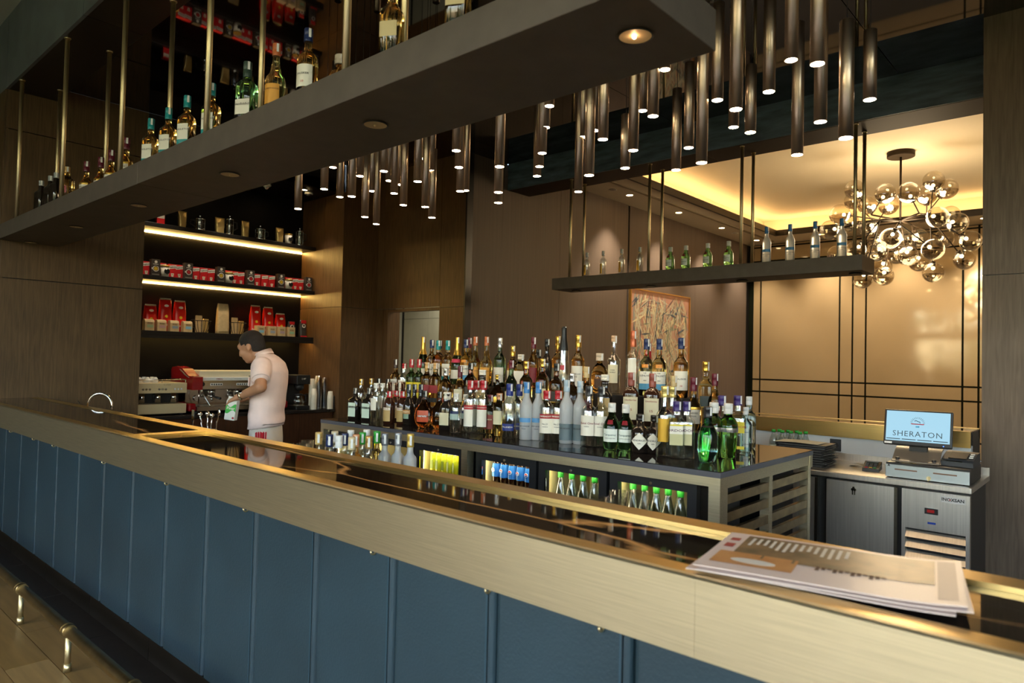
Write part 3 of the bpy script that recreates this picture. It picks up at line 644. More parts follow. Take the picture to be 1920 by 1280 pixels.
# counter beyond with brass edge: the other face of the bar
b2 = thing('rear_counter', 'brass-edged counter ledge behind the stainless fridge', 'counter', (-2, 5.75, 0))
def p2(n, mb, m): o = mb.build(n, m, b2); o.location = (2, -5.75, 0); return o
p2('backsplash', box(-5.2, -.80, 5.54, 5.60, 0, 1.075), WHITE)
p2('fascia', box(-5.2, -.80, 5.515, 5.54, 1.065, 1.168), BRASSG)
p2('edge_strip', box(-5.2, -.80, 5.515, 5.56, 1.168, 1.175), BRASSG)
p2('ledge', box(-5.2, -.80, 5.56, 5.86, 1.165, 1.173), MARBLE)
p2('edge_strip', box(-5.2, -.80, 5.86, 5.92, 1.10, 1.175), BRASSG)
p2('core', box(-5.2, -.80, 5.60, 5.9, 0, 1.165), BLACK)
t = thing('wall_socket', 'grey wall socket plate under the brass ledge', 'socket', (-1.66, 5.54, 1.0))
box(-.04, .04, -.008, 0, -.045, .045, .003).build('plate', DGREY, t)
MB().lathe([(.024, 0), (.024, .003), (.019, .003), (.018, .0005)], 18, Matrix.Translation((0, -.008, 0)) @ Matrix.Rotation(R(90), 4, 'X')).build('outlet', BLKP, t)
# ---------------------------------------------------------------- bottles
def G(name, c, rough=0.0, tr=1.0, ior=1.4): return mat('glass_'+name, c, rough, trans=tr, ior=ior)
GL = dict(clear=thin_glass('glass_clear', (.90, .94, .93), 1.5, .07, .17), amber=G('amber', (.93, .58, .18)), gold=G('gold', (.97, .82, .38)), rum=G('rum', (.66, .27, .07)), green=G('green', (.30, .74, .30)), lime=G('lime', (.45, .88, .25)),
          dkgreen=G('dark_green', (.20, .38, .22)), aqua=G('aqua', (.62, .90, .97)), teal=G('teal', (.36, .74, .76)), frost=G('frosted', (.84, .87, .90), .32, .55), smoke=G('smoked', (.10, .10, .09)),
          dark=mat('glass_dark', (.014, .010, .008), .06, coat=.5), brown=mat('glass_brown', (.035, .012, .006), .06, coat=.5))
def C(c, rough=.4, metal=0): return mat('ink_%s_%g_%g' % (c, rough, metal), c, rough, metal)
SILV = C('b8b8ba', .25, .9); GOLD = C('c9a24a', .28, .9); INKK = C('201d1c'); PAPER = C('e4dfd0', .6); CRM = C('d9cfae', .6); STRIP = C('e9e9e6', .6)
RED = C('b0222c', .35); MAR = C('5c1426', .35); NAVY = C('1b2a55', .35); TEALC = C('17878a', .35); BLKC = C('181818', .35); ORNG = C('d98a2a'); LBLUE = C('4d93bb'); YEL = C('d9c528'); KRAFT = C('b79a63'); GREY = C('7c7f86', .3, .5)
def P_whisky(r=.038, sh=.17, nk=.0135, n0=.215, h=.31): return [(r*.8, 0), (r, .004), (r, sh), (r*.93, sh+.015), (r*.6, sh+.034), (nk*1.1, n0), (nk, n0+.02), (nk, h-.02), (nk*1.05, h-.004)]
def P_vodka(r=.037, sh=.205, nk=.0145, h=.315): return [(r*.82, 0), (r, .004), (r, sh), (r*.9, sh+.012), (r*.55, sh+.026), (nk, sh+.042), (nk, h-.02), (nk, h-.004)]
def P_tall(r=.034, sh=.19, nk=.0135, h=.335): return [(r*.85, 0), (r, .004), (r, sh), (r*.95, sh+.015), (r*.7, sh+.036), (nk*1.1, sh+.06), (nk, sh+.075), (nk, h-.004)]
def P_champ(): return [(.036, 0), (.042, .004), (.042, .12), (.039, .15), (.028, .19), (.017, .23), (.0145, .26), (.0145, .315)]
def P_squat(): return [(.043, 0), (.05, .005), (.0505, .115), (.046, .135), (.03, .153), (.02, .163), (.0195, .21)]
def P_tanq(): return [(.035, 0), (.04, .004), (.043, .06), (.043, .125), (.036, .15), (.023, .175), (.018, .185), (.0175, .235)]
def P_dec(): return [(.040, 0), (.048, .005), (.050, .09), (.047, .125), (.034, .155), (.018, .172), (.015, .18), (.015, .20)]
def P_flask(): return [(.028, 0), (.040, .006), (.053, .04), (.057, .085), (.050, .13), (.030, .165), (.0165, .19), (.0135, .21), (.0135, .255)]
def P_square(): return [(.031, 0), (.034, .004), (.034, .19), (.031, .205), (.022, .218), (.0145, .232), (.0135, .25), (.0135, .30)]
def P_bail(): return [(.034, 0), (.037, .004), (.038, .12), (.036, .15), (.026, .18), (.016, .20), (.014, .22), (.014, .30)]
def P_cone(): return [(.036, 0), (.039, .004), (.037, .12), (.027, .26), (.017, .33), (.016, .345), (.016, .39)]
def P_jug(): return [(.034, 0), (.037, .004), (.037, .12), (.033, .14), (.026, .148), (.019, .16), (.019, .19), (.021, .205)]
# key: profile, glass, squareness, fx, fy, cap(z0, r, z1, mat), labels[(z0,z1,half deg,mat)], texts[(string,z,size,mat)]
BT = {
 'champagne': (P_champ(), 'dkgreen', 2, 1, 1, (.20, 0, .325, GOLD), [(.04, .10, 60, PAPER), (.135, .142, 180, MAR)], []),
 'champagne_pink': (P_champ(), 'dkgreen', 2, 1, 1, (.20, 0, .325, GOLD), [(.04, .10, 60, PAPER), (.15, .175, 60, C('b5304f'))], []),
 'teal_cap': (P_whisky(), 'amber', 4, 1, .8, (.245, .0165, .315, TEALC), [(.02, .055, 40, TEALC), (.055, .145, 40, PAPER)], [('SINGLETON', .112, .0135, INKK)]),
 'glenl': (P_whisky(), 'gold', 2, 1, 1, (.255, .0165, .315, NAVY), [(.035, .068, 62, LBLUE), (.068, .135, 62, PAPER), (.155, .174, 26, ORNG)], [('THE', .125, .009, INKK), ('GLENLIVET', .111, .0135, INKK), ('1824', .085, .008, INKK)]),
 'talis': (P_whisky(), 'amber', 2, 1, 1, (.255, .0165, .315, NAVY), [(.04, .14, 58, PAPER)], [('TALISKER', .098, .012, INKK), ('10', .062, .013, RED)]),
 'morangie': (P_whisky(.039, .15, .013, .235, .325), 'gold', 2, 1, 1, (.27, .0155, .33, C('b5653a', .35)), [(.03, .125, 55, C('d89a3c', .5))], [('GLENMORANGIE', .10, .0095, C('6b3b12'))]),
 'dark_silver': (P_whisky(), 'dkgreen', 2, 1, 1, (.25, .0165, .315, SILV), [(.03, .125, 60, PAPER)], []),
 'fiddich12': (P_whisky(.038, .185, .0145, .225, .31), 'green', 5, 1, .9, (.235, .0175, .315, C('33463d', .35)), [(.04, .115, 45, PAPER)], [('Glenfiddich', .09, .016, INKK)]),
 'gold_cap': (P_whisky(), 'amber', 2, 1, 1, (.235, .0165, .315, GOLD), [(.04, .13, 55, CRM)], []),
 'hibiki': (P_dec(), 'gold', 5, 1, 1, (.19, .021, .225, C('cfc6b4', .2)), [(.03, .115, 40, PAPER)], [('響', .075, .03, INKK)] if 0 else []),
 'red_whisky': (P_whisky(.036, .16, .013, .22, .31), 'amber', 2, 1, 1, (.245, .016, .315, MAR), [(.04, .13, 55, C('7a1f28'))], []),
 'cognac': (P_dec(), 'rum', 2, 1, .7, (.19, .018, .245, BLKC), [(.04, .085, 45, CRM)], []),
 'matte_dark': (P_tall(.034, .17, .0135, .33), 'dark', 2, 1, 1, (.28, .0155, .335, BLKC), [(.02, .055, 50, MAR)], []),
 'cone': (P_cone(), 'clear', 2, 1, 1, (.25, .0, .40, BLKC), [(.13, .16, 20, RED)], []),
 'macallan': (P_whisky(.039, .17, .014, .22, .315), 'amber', 2, 1, 1, (.25, .017, .32, GOLD), [(.03, .145, 55, PAPER)], [('MACALLAN', .10, .010, INKK), ('12', .085, .014, INKK)]),
 'dalmore': (P_dec(), 'amber', 2, 1, 1, (.19, .022, .235, C('c9b9a4', .2)), [(.03, .085, 22, C('50321d'))], []),
 'tequila_clear': (P_vodka(.037, .18, .0135, .315), 'clear', 2, 1, 1, (.285, .0165, .32, C('c9a98a', .5)), [(.06, .16, 45, CRM)], [('CASA', .13, .010, INKK), ('NOBLE', .118, .010, INKK)]),
 'rose_cap': (P_whisky(.038, .19, .014, .235, .33), 'clear', 2, 1, 1, (.25, .0165, .335, C('b4603f', .3, .4)), [(.03, .19, 35, PAPER)], []),
 'dark_round': (P_dec(), 'dark', 2, 1, 1, (.185, .018, .27, RED), [], []),
 'grouse': (P_whisky(.035, .18, .0135, .225, .31), 'amber', 2, 1, 1, (.25, .016, .315, C('3c2a22', .35)), [(.06, .09, 55, C('cf8d86')), (.09, .17, 55, PAPER)], [('FAMOUS', .155, .010, INKK), ('GROUSE', .143, .010, C('8b1f22'))]),
 'beefeater': (P_vodka(.033, .2, .0145, .305), 'clear', 5, 1, 1, (.27, .0165, .31, RED), [(.05, .18, 42, PAPER)], [('BEEFEATER', .165, .0085, RED), ('†', .11, .05, RED)]),
 'jandb': (P_whisky(.036, .185, .0135, .225, .31), 'green', 2, 1, 1, (.255, .016, .315, RED), [(.04, .155, 60, YEL)], [('J&B', .095, .034, RED)]),
 'jw_red': (P_square(), 'amber', 6, 1, 1, (.265, .0165, .31, C('c9a06a', .35)), [(.03, .06, 40, BLKC), (.095, .15, 43, C('8f1b22'))], []),
 'jw_black': (P_square(), 'rum', 6, 1, 1, (.265, .0165, .31, BLKC), [(.09, .15, 43, C('2a2118')), (.088, .092, 43, GOLD)], []),
 'jw_gold': (P_square(), 'amber', 6, 1, 1, (.265, .0165, .31, GOLD), [(.09, .15, 43, C('cbb98b'))], []),
 'jw_green': (P_square(), 'gold', 6, 1, 1, (.265, .0165, .31, GOLD), [(.10, .15, 43, C('26302d')), (.098, .101, 43, GOLD)], []),
 'woodford': (P_dec(), 'amber', 2, 1, .7, (.19, .016, .235, SILV), [(.03, .06, 40, C('a84a2d'))], []),
 'jim': (P_whisky(.036, .15, .0135, .21, .30), 'amber', 4, 1, 1, (.225, .016, .305, MAR), [(.05, .14, 42, CRM), (.205, .212, 180, GOLD)], []),
 'patron': (P_jug(), 'dark', 4, 1, 1, (.205, .022, .235, PAPER), [(.03, .12, 42, KRAFT)], []),
 'decanter_gold': (P_flask(), 'rum', 2, 1, .55, (.235, .0165, .27, GOLD), [(.07, .11, 25, GOLD)], []),
 'maroon_green': (P_whisky(.036, .175, .0135, .225, .31), 'dkgreen', 2, 1, 1, (.265, .016, .315, MAR), [(.03, .13, 58, CRM)], []),
 'amber_beige': (P_whisky(), 'amber', 2, 1, 1, (.25, .0165, .315, C('c4ac7c', .4)), [(.04, .12, 55, MAR)], []),
 'glenf15': (P_whisky(.039, .17, .014, .21, .285), 'brown', 5, 1, .95, (.215, .0175, .29, C('8d4a3e', .35)), [(.03, .155, 47, CRM)], [('Glenfarclas', .138, .0125, C('8b1f1f')), ('15', .085, .018, C('8b1f1f'))]),
 'chivas': (P_whisky(.040, .13, .015, .19, .30), 'amber', 2, 1, .85, (.225, .018, .305, MAR), [(.04, .12, 55, C('cdc5b8', .4)), (.12, .135, 55, GOLD)], [('CHIVAS', .10, .014, INKK), ('REGAL', .083, .011, INKK)]),
 'jager': ([(.036, 0), (.041, .004), (.041, .135), (.036, .15), (.02, .16), (.0135, .175), (.013, .22)], 'dark', 6, 1.12, .85, (.19, .0155, .235, C('55585a', .3, .5)), [(.02, .125, 34, C('cfe0cf')), (.085, .10, 33.5, INKK)], []),
 'gold_clear': (P_vodka(.036, .2, .0145, .31), 'clear', 2, 1, 1, (.265, .017, .315, GOLD), [], []),
 'white_cap': (P_vodka(.035, .19, .0155, .29), 'clear', 2, 1, 1, (.255, .018, .292, WHITEP), [(.09, .18, 48, PAPER)], []),
 'black_cap': (P_vodka(.035, .2, .0145, .31), 'clear', 2, 1, 1, (.265, .017, .315, BLKC), [], []),
 'kahlua': (P_bail(), 'brown', 2, 1, 1, (.215, .0175, .235, RED), [(.02, .10, 52, KRAFT), (.10, .118, 52, PAPER), (.19, .212, 180, RED)], [('KAHLUA', .109, .0125, C('8b1f1f'))]),
 'baileys': (P_bail(), 'dark', 2, 1, 1, (.235, .0165, .30, C('1d2430', .35)), [(.085, .115, 45, C('a8763e')), (.05, .085, 30, C('7f9a84'))], [('BAILEYS', .10, .014, C('f0e2c0'))]),
 'safari': (P_flask(), 'rum', 2, 1.15, .75, (.215, .0155, .262, BLKC), [(.045, .125, 38, C('b84a26'))], [('SAFARI', .085, .017, STRIP)]),
 'flask_dark': (P_flask(), 'rum', 2, 1.1, .7, (.215, .0155, .262, BLKC), [], []),
 'jack_shield': (P_jug(), 'dark', 4, 1, 1, (.175, .022, .215, PAPER), [(.03, .10, 40, CRM)], []),
 'sky_clear': (P_vodka(.037, .17, .015, .265), 'clear', 2, 1, 1, (.225, .0175, .268, C('d6d3cc', .4)), [(.09, .13, 50, C('9db2ad')), (.13, .15, 50, NAVY)], []),
 'stoli': (P_vodka(.036, .2, .0155, .305), 'clear', 2, 1, 1, (.255, .018, .31, RED), [(.04, .14, 48, PAPER), (.14, .165, 48, RED)], [('STOLICHNAYA', .152, .0088, PAPER)]),
 'espolon': (P_vodka(.034, .14, .0145, .24), 'gold', 5, 1, 1, (.205, .017, .245, MAR), [(.03, .12, 42, C('7d2a24'))], [('OLMECA', .09, .011, CRM)]),
 'teq_gold': (P_vodka(.034, .17, .0145, .25), 'gold', 2, 1, 1, (.215, .017, .252, C('c08a62', .3, .4)), [(.07, .15, 42, CRM)], []),
 'finlandia': (P_vodka(.037, .2, .0155, .31), 'clear', 2, 1, 1, (.245, .018, .315, C('1d2f7a', .35)), [(.045, .085, 58, C('1a2c72', .4))], [('FINLANDIA', .066, .0125, PAPER)]),
 'goose': (P_tall(.0355, .19, .0145, .335), 'frost', 2, 1, 1, (.275, .0165, .34, C('3f7fc0', .35)), [(.105, .13, 62, C('5a95c9', .5))], [('GREY GOOSE', .082, .0105, C('4a5478')), ('VODKA', .067, .007, C('4a5478'))]),
 'smirnoff': (P_vodka(.036, .19, .0155, .275), 'clear', 2, 1, 1, (.235, .019, .282, RED), [(.05, .13, 58, PAPER), (.13, .155, 58, C('a01d26'))], [('SMIRNOFF', .142, .0135, PAPER), ('No.21', .10, .012, INKK), ('VODKA', .085, .008, INKK)]),
 'belvedere': (P_tall(.034, .2, .0135, .345), 'frost', 2, 1, 1, (.285, .0155, .35, C('a9bccb', .3)), [(.02, .11, 180, C('5f6f76', .35))], [('BELVEDERE', .085, .0105, INKK)]),
 'ketel': (P_vodka(.038, .19, .015, .315), 'clear', 2, 1, 1, (.265, .0175, .32, C('2a2a2c', .3)), [(.06, .165, 55, PAPER)], [('Ketel One', .125, .0155, C('7d1c2a')), ('VODKA', .108, .007, INKK)]),
 'tanqueray': (P_tanq(), 'green', 2, 1, 1, (.205, .0195, .255, C('d9d6d0', .35)), [(.045, .115, 52, C('dfe6dd')), (.14, .163, 22, C('7d1420'))], [('Tanqueray', .083, .0145, C('2b5a58')), ('LONDON DRY GIN', .064, .006, INKK)]),
 'hendricks': (P_squat(), 'dark', 2, 1, 1, (.192, .022, .228, C('15110f', .3)), [], [('HENDRICK\'S', .076, .0145, INKK), ('GIN', .058, .010, INKK)]),
 'russian_gold': (P_vodka(.036, .2, .015, .335), 'clear', 2, 1, 1, (.285, .0175, .34, C('c7b06a', .3, .5)), [(.075, .185, 40, C('c39a35', .35, .4))], []),
 'gordons': (P_vodka(.036, .18, .0155, .275), 'clear', 5, 1, .75, (.235, .0185, .285, C('3a2a66', .35)), [(.07, .125, 40, C('b9b58a')), (.125, .165, 40, PAPER), (.165, .172, 40, YEL)], [("GORDON'S", .142, .0165, C('4a1438'))]),
 'gordons_yellow': (P_vodka(.036, .18, .0155, .29), 'clear', 5, 1, .75, (.245, .0185, .295, C('3a2a66', .35)), [(.11, .165, 40, YEL), (.03, .045, 40, YEL)], [("GORDON'S", .14, .0145, C('a5282a'))]),
 'star_teal': (P_tanq(), 'teal', 2, 1, 1, (.21, .0185, .262, C('26262a', .3)), [(.165, .172, 60, INKK)], []),
 'ten_green': ([(.030, 0), (.034, .004), (.042, .14), (.040, .165), (.028, .19), (.0185, .2), (.0175, .235)], 'lime', 2, 1, 1, (.21, .0195, .26, C('d9d6d0', .35)), [(.125, .145, 180, SILV)], []),
 'bombay': (P_vodka(.035, .18, .0135, .29), 'aqua', 6, 1, .8, (.245, .016, .295, C('cfd3d6', .3)), [(.03, .155, 24, C('c8d2cf', .4))], [('BOMBAY', .13, .0085, NAVY), ('SAPPHIRE', .05, .0065, NAVY)]),
 'jw_dark': (P_square(), 'dark', 6, 1, 1, (.265, .0165, .31, C('9aa0a6', .3)), [(.03, .05, 43, C('8b7a63'))], []),
 'plymouth': (P_vodka(.035, .19, .0145, .3), 'clear', 2, 1, 1, (.25, .0165, .305, C('b3b6bb', .3, .4)), [(.03, .15, 25, GOLD), (.24, .28, 30, GOLD)], []),
 'top_clear': (P_vodka(.036, .19, .015, .29), 'frost', 2, 1, 1, (.235, .0185, .295, GREY), [], []),
}
def _r(prof, z):
    for (r0, z0), (r1, z1) in zip(prof, prof[1:]):
        if z <= z1: return r0+(r1-r0)*(z-z0)/max(z1-z0, 1e-6)
    return prof[-1][0]
def _sec(th, sq): c, s = math.cos(th), math.sin(th); return 1 if sq == 2 else (abs(c)**sq+abs(s)**sq)**(-1/sq)
_bt = {}
def bottle_parts(key):
    if key in _bt: return _bt[key]
    prof, gl, sq, fx, fy, cap, labs, txts = BT[key]; ps = []
    A0 = 0 if sq == 2 else 0
    ps.append(('glass', MB().lathe(prof, 24, None, sq, fx, fy).mesh('glass', GL[gl]), None))
    z0, r, z1, cm = cap
    if r == 0:
        zs = [z0+(prof[-1][1]-z0)*k/8 for k in range(9)]; pr = [(_r(prof, z)*1.03+.0006, z) for z in zs]+[(.0155, z1-.006), (.013, z1)]
        ps.append(('foil', MB().lathe(pr, 18, cap0=False).mesh('foil', cm), None))
    else:
        ps.append(('cap', MB().lathe([(r*.98, z0), (r, z0+.002), (r, z0+(z1-z0)*.45), (r*.955, z0+(z1-z0)*.47), (r*.955, z0+(z1-z0)*.5), (r, z0+(z1-z0)*.52), (r, z1-.003), (r*.92, z1)], 18).mesh('cap', cm), None))
    def pt(th, z, off=.0007):
        q = (_r(prof, z)+off)*_sec(th, sq); return (q*math.cos(th)*fx, q*math.sin(th)*fy, z)
    for a, b, half, m in labs:
        n = 12 if half < 170 else 24; nz = 3; vs = []; fs = []
        for j in range(nz+1):
            for i in range(n+1): vs.append(pt(R(-90-half+2*half*i/n), a+(b-a)*j/nz))
        for j in range(nz):
            for i in range(n): k = j*(n+1)+i; fs.append((k, k+1, k+n+2, k+n+1))
        mb = MB().add(vs, fs, True); ps.append(('label', mb.mesh('label', m), None))
    if key == 'hendricks':
        vs = []; fs = []
        for j in range(17):
            z = .022+.10*j/16; hw = .046*(1-abs(j-8)/8)+.0005
            for i in range(9): vs.append(pt(R(-90)+(-hw+2*hw*i/8)/.05, z, .0009))
        for j in range(16):
            for i in range(8): k = j*9+i; fs.append((k, k+1, k+10, k+9))
        ps.append(('label', MB().add(vs, fs, True).mesh('label', PAPER), None))
    if key in ('jw_red', 'jw_black', 'jw_gold', 'jw_green'): pass
    for s, z, size, m in txts:
        v, f = text_mesh(s, size, .012); r0 = _r(prof, z)
        vs = []
        for x, y in v:
            th = math.atan2(-r0*fy, x/1.0) if sq > 3 else R(-90)+x/r0
            vs.append(pt(th, z+y, .0015))
        me = bpy.data.meshes.new('lettering'); me.from_pydata(vs, [], f); me.materials.append(m); ps.append(('lettering', me, 'label'))
    zt = cap[2]
    th0 = R(-40); rr = (cap[1] or .0155)+.0006
    vs = [(rr*math.cos(th0+a), rr*math.sin(th0+a), z) for z in (zt-.042, zt-.002) for a in (-.28, .0, .28)]
    ps.append(('tax_strip', MB().add(vs, [(0, 1, 4, 3), (1, 2, 5, 4)], True).mesh('tax_strip', STRIP), None))
    _bt[key] = ps; return ps
def bottle(key, p, lab, top=None, grp=None, rz=0.0, plain=False, xy=1.0):
    t = thing('bottle', lab, 'bottle', p, rz, grp)
    hh = BT[key][5][2]
    if top: s = max(.72, min(1.3, (top-p[2])/hh)); t.scale = (min(s, 1.12)*1.11, min(s, 1.12)*1.11, s)
    else: t.scale = (xy, xy, 1)
    last = None
    for n, me, par in bottle_parts(key):
        if plain and n == 'lettering': continue
        o = obj(n, me, last if (par and last) else t)
        if n == 'label': last = o
    return t
# rows on the back bar: (kind, photo x, photo y of the top, label)
def row(items, Y, z, grp):
    for key, px, py, lab in items:
        p = on_y(px, py+50, Y); t = on_y(px, py, Y).z; bottle(key, (p.x, Y, z), lab, t, grp, R((16 if px < 800 else 24)+random.uniform(-6, 6)))
ROWC = [
 ('champagne', 793, 631, 'gold-foiled champagne bottle at the left end of the top tier'), ('talis', 809, 637, 'navy-capped whisky just right of the left champagne bottle'),
 ('teal_cap', 821, 638, 'teal-capped whisky in front among three on the top tier'), ('teal_cap', 839, 638, 'rightmost teal-capped whisky, left of the second champagne'),
 ('champagne_pink', 857, 632, 'gold-foiled champagne with pink neck band, second on the top tier'), ('glenl', 873, 636, 'navy-capped pale whisky left of the golden whiskies, top tier'),
 ('morangie', 891, 631, 'left golden whisky with copper cap on the top tier'), ('morangie', 912, 631, 'right golden whisky with copper cap on the top tier'),
 ('dark_silver', 937, 633, 'dark green bottle with silver cap and pale label, top tier'), ('gold_cap', 961, 648, 'tall gold-capped bottle left of the stoppered square decanter'),
 ('hibiki', 976, 664, 'square glass decanter with cream label and clear stopper'), ('red_whisky', 1000, 632, 'maroon-capped amber whisky right of the square decanter'),
 ('matte_dark', 1025, 635, 'slim matte black bottle left of the tallest clear bottle'), ('cone', 1057, 612, 'tallest clear bottle with a black tapering neck'),
 ('macallan', 1084, 628, 'gold-capped amber whisky right of the tallest clear bottle'), ('dalmore', 1124, 662, 'round amber decanter with clear stopper on the top tier'),
 ('tequila_clear', 1151, 629, 'clear bottle with cork top and cream label, top tier'), ('rose_cap', 1187, 620, 'tall clear bottle with copper-rose cap before the painting'),
 ('glenl', 1212, 635, 'left pale-gold whisky with orange seal and blue label foot'), ('glenl', 1236, 635, 'right pale-gold whisky with orange seal and blue label foot'),
 ('talis', 1277, 633, 'navy-capped whisky at the right end of the top tier')]
row(ROWC, 4.0, 1.37, 'bottles on the top tier')
row([('glenl', 824, 638, 'navy-capped whisky behind the teal caps on the top tier'), ('red_whisky', 880, 633, 'maroon-capped whisky half hidden behind the golden whiskies'), ('gold_cap', 1046, 630, 'gold-capped bottle half hidden behind the tallest clear bottle'),
     ('dark_round', 1215, 629, 'dark round bottle with red top behind the left orange-sealed whisky'), ('cognac', 1009, 655, 'dark cognac flask with black cap behind the middle tier')], 4.1, 1.37, 'bottles on the top tier')
ROWB = [
 ('grouse', 741, 673, 'amber whisky with white bird label, leftmost on the middle tier'), ('beefeater', 757, 681, 'red-capped clear gin with a red guard on its label'), ('jandb', 771, 673, 'left green bottle with yellow label and red cap'),
 ('jandb', 785, 673, 'right green bottle with yellow label and red cap'), ('jw_red', 800, 679, 'left square amber whisky with slanted red label'), ('jw_red', 816, 680, 'right square amber whisky with slanted red label'),
 ('woodford', 835, 690, 'flat round amber whisky right of the red-labelled pair'), ('jim', 862, 686, 'maroon and gold necked whisky on the middle tier'), ('jw_black', 882, 680, 'dark square whisky with black slanted label, middle tier left'),
 ('patron', 904, 693, 'dark squat bottle with white top on the middle tier'), ('decanter_gold', 932, 702, 'dark round decanter with gold stopper on the middle tier'), ('maroon_green', 958, 675, 'dark green bottle with maroon cap and cream label'),
 ('jw_gold', 986, 677, 'square amber whisky with cream cap left of the gold-labelled one'), ('jw_gold', 1017, 672, 'square amber whisky with pale gold slanted label, gold cap'), ('jw_black', 1043, 681, 'dark square whisky with black slanted label beneath the tallest bottle'),
 ('woodford', 1072, 684, 'round amber bottle with dark cap behind the frosted vodkas'), ('amber_beige', 1099, 687, 'amber bottle with beige cap behind the black-capped vodkas'), ('patron', 1134, 701, 'dark squat bottle with white cap and kraft label, middle tier right'),
 ('glenf15', 1183, 698, 'left dark whisky with cream red-lettered label'), ('glenf15', 1223, 700, 'right dark whisky with cream red-lettered label'), ('amber_beige', 1263, 704, 'amber whisky with dark cap behind the gold-labelled vodka'),
 ('chivas', 1300, 707, 'maroon-capped whisky with silver crest label, middle tier right')]
row(ROWB, 3.73, 1.20, 'bottles on the middle tier')
row([('jw_green', 1323, 676, 'large square whisky with gold cap and black slanted label at right'), ('red_whisky', 1340, 700, 'red-capped bottle half hidden behind the large square whisky')], 3.93, 1.20, 'bottles at the right end of the back bar')
# front rows stand on the stone; photo y of foot and top
def front(items, grp):
    for key, px, pb, py, lab in items:
        p = on_z(px, pb, ZI) if pb > 50 else on_y(px, py+60, pb); p.z = ZI
        p.y = min(max(p.y, 3.1), 4.2)
        while on_y(px, py+60, p.y).x < -4.665 and p.y > 3.1: p.y -= .01
        q = on_y(px, (py+pb)/2 if pb > 50 else py+60, p.y); bottle(key, (q.x, p.y, ZI), lab, on_y(px, py, p.y).z, grp, R((10 if px < 760 else 22)+random.uniform(-5, 5)))
front([
 ('jager', 666, 785, 727, 'dark square liqueur with pale green label, leftmost on the stone'), ('jager', 692, 788, 727, 'dark square liqueur with pale green label, second from left'),
 ('gold_clear', 676, 3.62, 710, 'clear gold-capped bottle behind the leftmost dark liqueur'), ('gold_clear', 695, 3.60, 709, 'clear gold-capped bottle behind the second dark liqueur'),
 ('black_cap', 709, 3.62, 709, 'left black-capped clear bottle behind the white caps'), ('black_cap', 726, 3.62, 710, 'right black-capped clear bottle behind the white caps'),
 ('white_cap', 705, 791, 718, 'white-capped clear bottle with red bird label in front'), ('white_cap', 716, 3.44, 718, 'middle white-capped clear bottle at left of the stone'), ('white_cap', 728, 3.47, 719, 'right white-capped clear bottle behind the coffee liqueurs'),
 ('kahlua', 730, 794, 733, 'left brown coffee liqueur with red cap and tan label'), ('kahlua', 742, 3.46, 732, 'middle brown coffee liqueur with red cap'), ('kahlua', 755, 795, 733, 'right brown coffee liqueur with red cap and tan label'),
 ('baileys', 766, 797, 720, 'left black cream liqueur with scroll label'), ('baileys', 776, 3.48, 720, 'middle black cream liqueur behind the first'), ('baileys', 788, 3.47, 720, 'right black cream liqueur behind the round orange liqueur'),
 ('safari', 796, 802, 732, 'round flask of amber liqueur with oval orange label'), ('flask_dark', 824, 803, 734, 'dark round flask with black neck right of the orange label'),
 ('jack_shield', 838, 806, 735, 'black squat bottle with cream shield label'), ('sky_clear', 855, 811, 737, 'clear vodka with blue and sage label, left of another'), ('sky_clear', 872, 3.36, 739, 'clear vodka with blue label half hidden by the first'),
 ('stoli', 882, 811, 713, 'left clear vodka with red cap and red-topped label'), ('stoli', 893, 3.37, 713, 'middle clear vodka with red cap and red-topped label'), ('stoli', 906, 812, 713, 'right clear vodka with red cap and red-topped label'),
 ('espolon', 919, 812, 740, 'small square tequila with brick red label'), ('teq_gold', 936, 817, 737, 'pale gold tequila with copper cap and cream label'),
 ('finlandia', 955, 821, 719, 'left blue-capped clear vodka with blue band'), ('finlandia', 973, 3.38, 720, 'right blue-capped clear vodka with blue band'),
 ('goose', 987, 824, 716, 'left frosted vodka with light blue neck'), ('goose', 1009, 3.34, 716, 'right frosted vodka with light blue neck'),
 ('smirnoff', 1025, 828, 732, 'left red-capped clear vodka with white crest label'), ('smirnoff', 1047, 829, 732, 'right red-capped clear vodka with white crest label'),
 ('belvedere', 1062, 831, 712, 'left tall frosted vodka with bare trees on the glass'), ('belvedere', 1087, 832, 714, 'right tall frosted vodka with bare trees on the glass'),
 ('ketel', 1104, 837, 723, 'left black-capped clear vodka with red script label'), ('ketel', 1127, 838, 724, 'right black-capped clear vodka with red script label'),
 ('tanqueray', 1147, 842, 755, 'left green gin with red seal and white label'), ('tanqueray', 1173, 843, 757, 'right green gin with red seal and white label'),
 ('hendricks', 1200, 848, 776, 'left black squat gin with white diamond label'), ('hendricks', 1227, 849, 778, 'right black squat gin with white diamond label'),
 ('russian_gold', 1246, 856, 723, 'tall clear vodka with gold label in front'), ('russian_gold', 1260, 3.42, 724, 'tall clear vodka with gold neck behind the gold-labelled one'),
 ('gordons', 1269, 860, 752, 'left clear gin with purple cap and white label'), ('gordons', 1287, 860, 752, 'right clear gin with purple cap and white label'),
 ('star_teal', 1327, 865, 762, 'teal rounded gin with black cap, nearest the slatted end'), ('ten_green', 1365, 858, 756, 'fluted bright green gin with silver band'), ('ten_green', 1338, 3.50, 754, 'fluted green gin behind the teal one'),
 ('gordons_yellow', 1383, 852, 741, 'clear gin with yellow label at the right end'), ('gordons_yellow', 1353, 3.62, 741, 'clear gin with yellow label behind the fluted green gin'),
 ('bombay', 1398, 846, 763, 'near pale blue square gin at the right end'), ('bombay', 1404, 838, 743, 'far pale blue square gin at the right end')], 'bottles standing on the stone top')
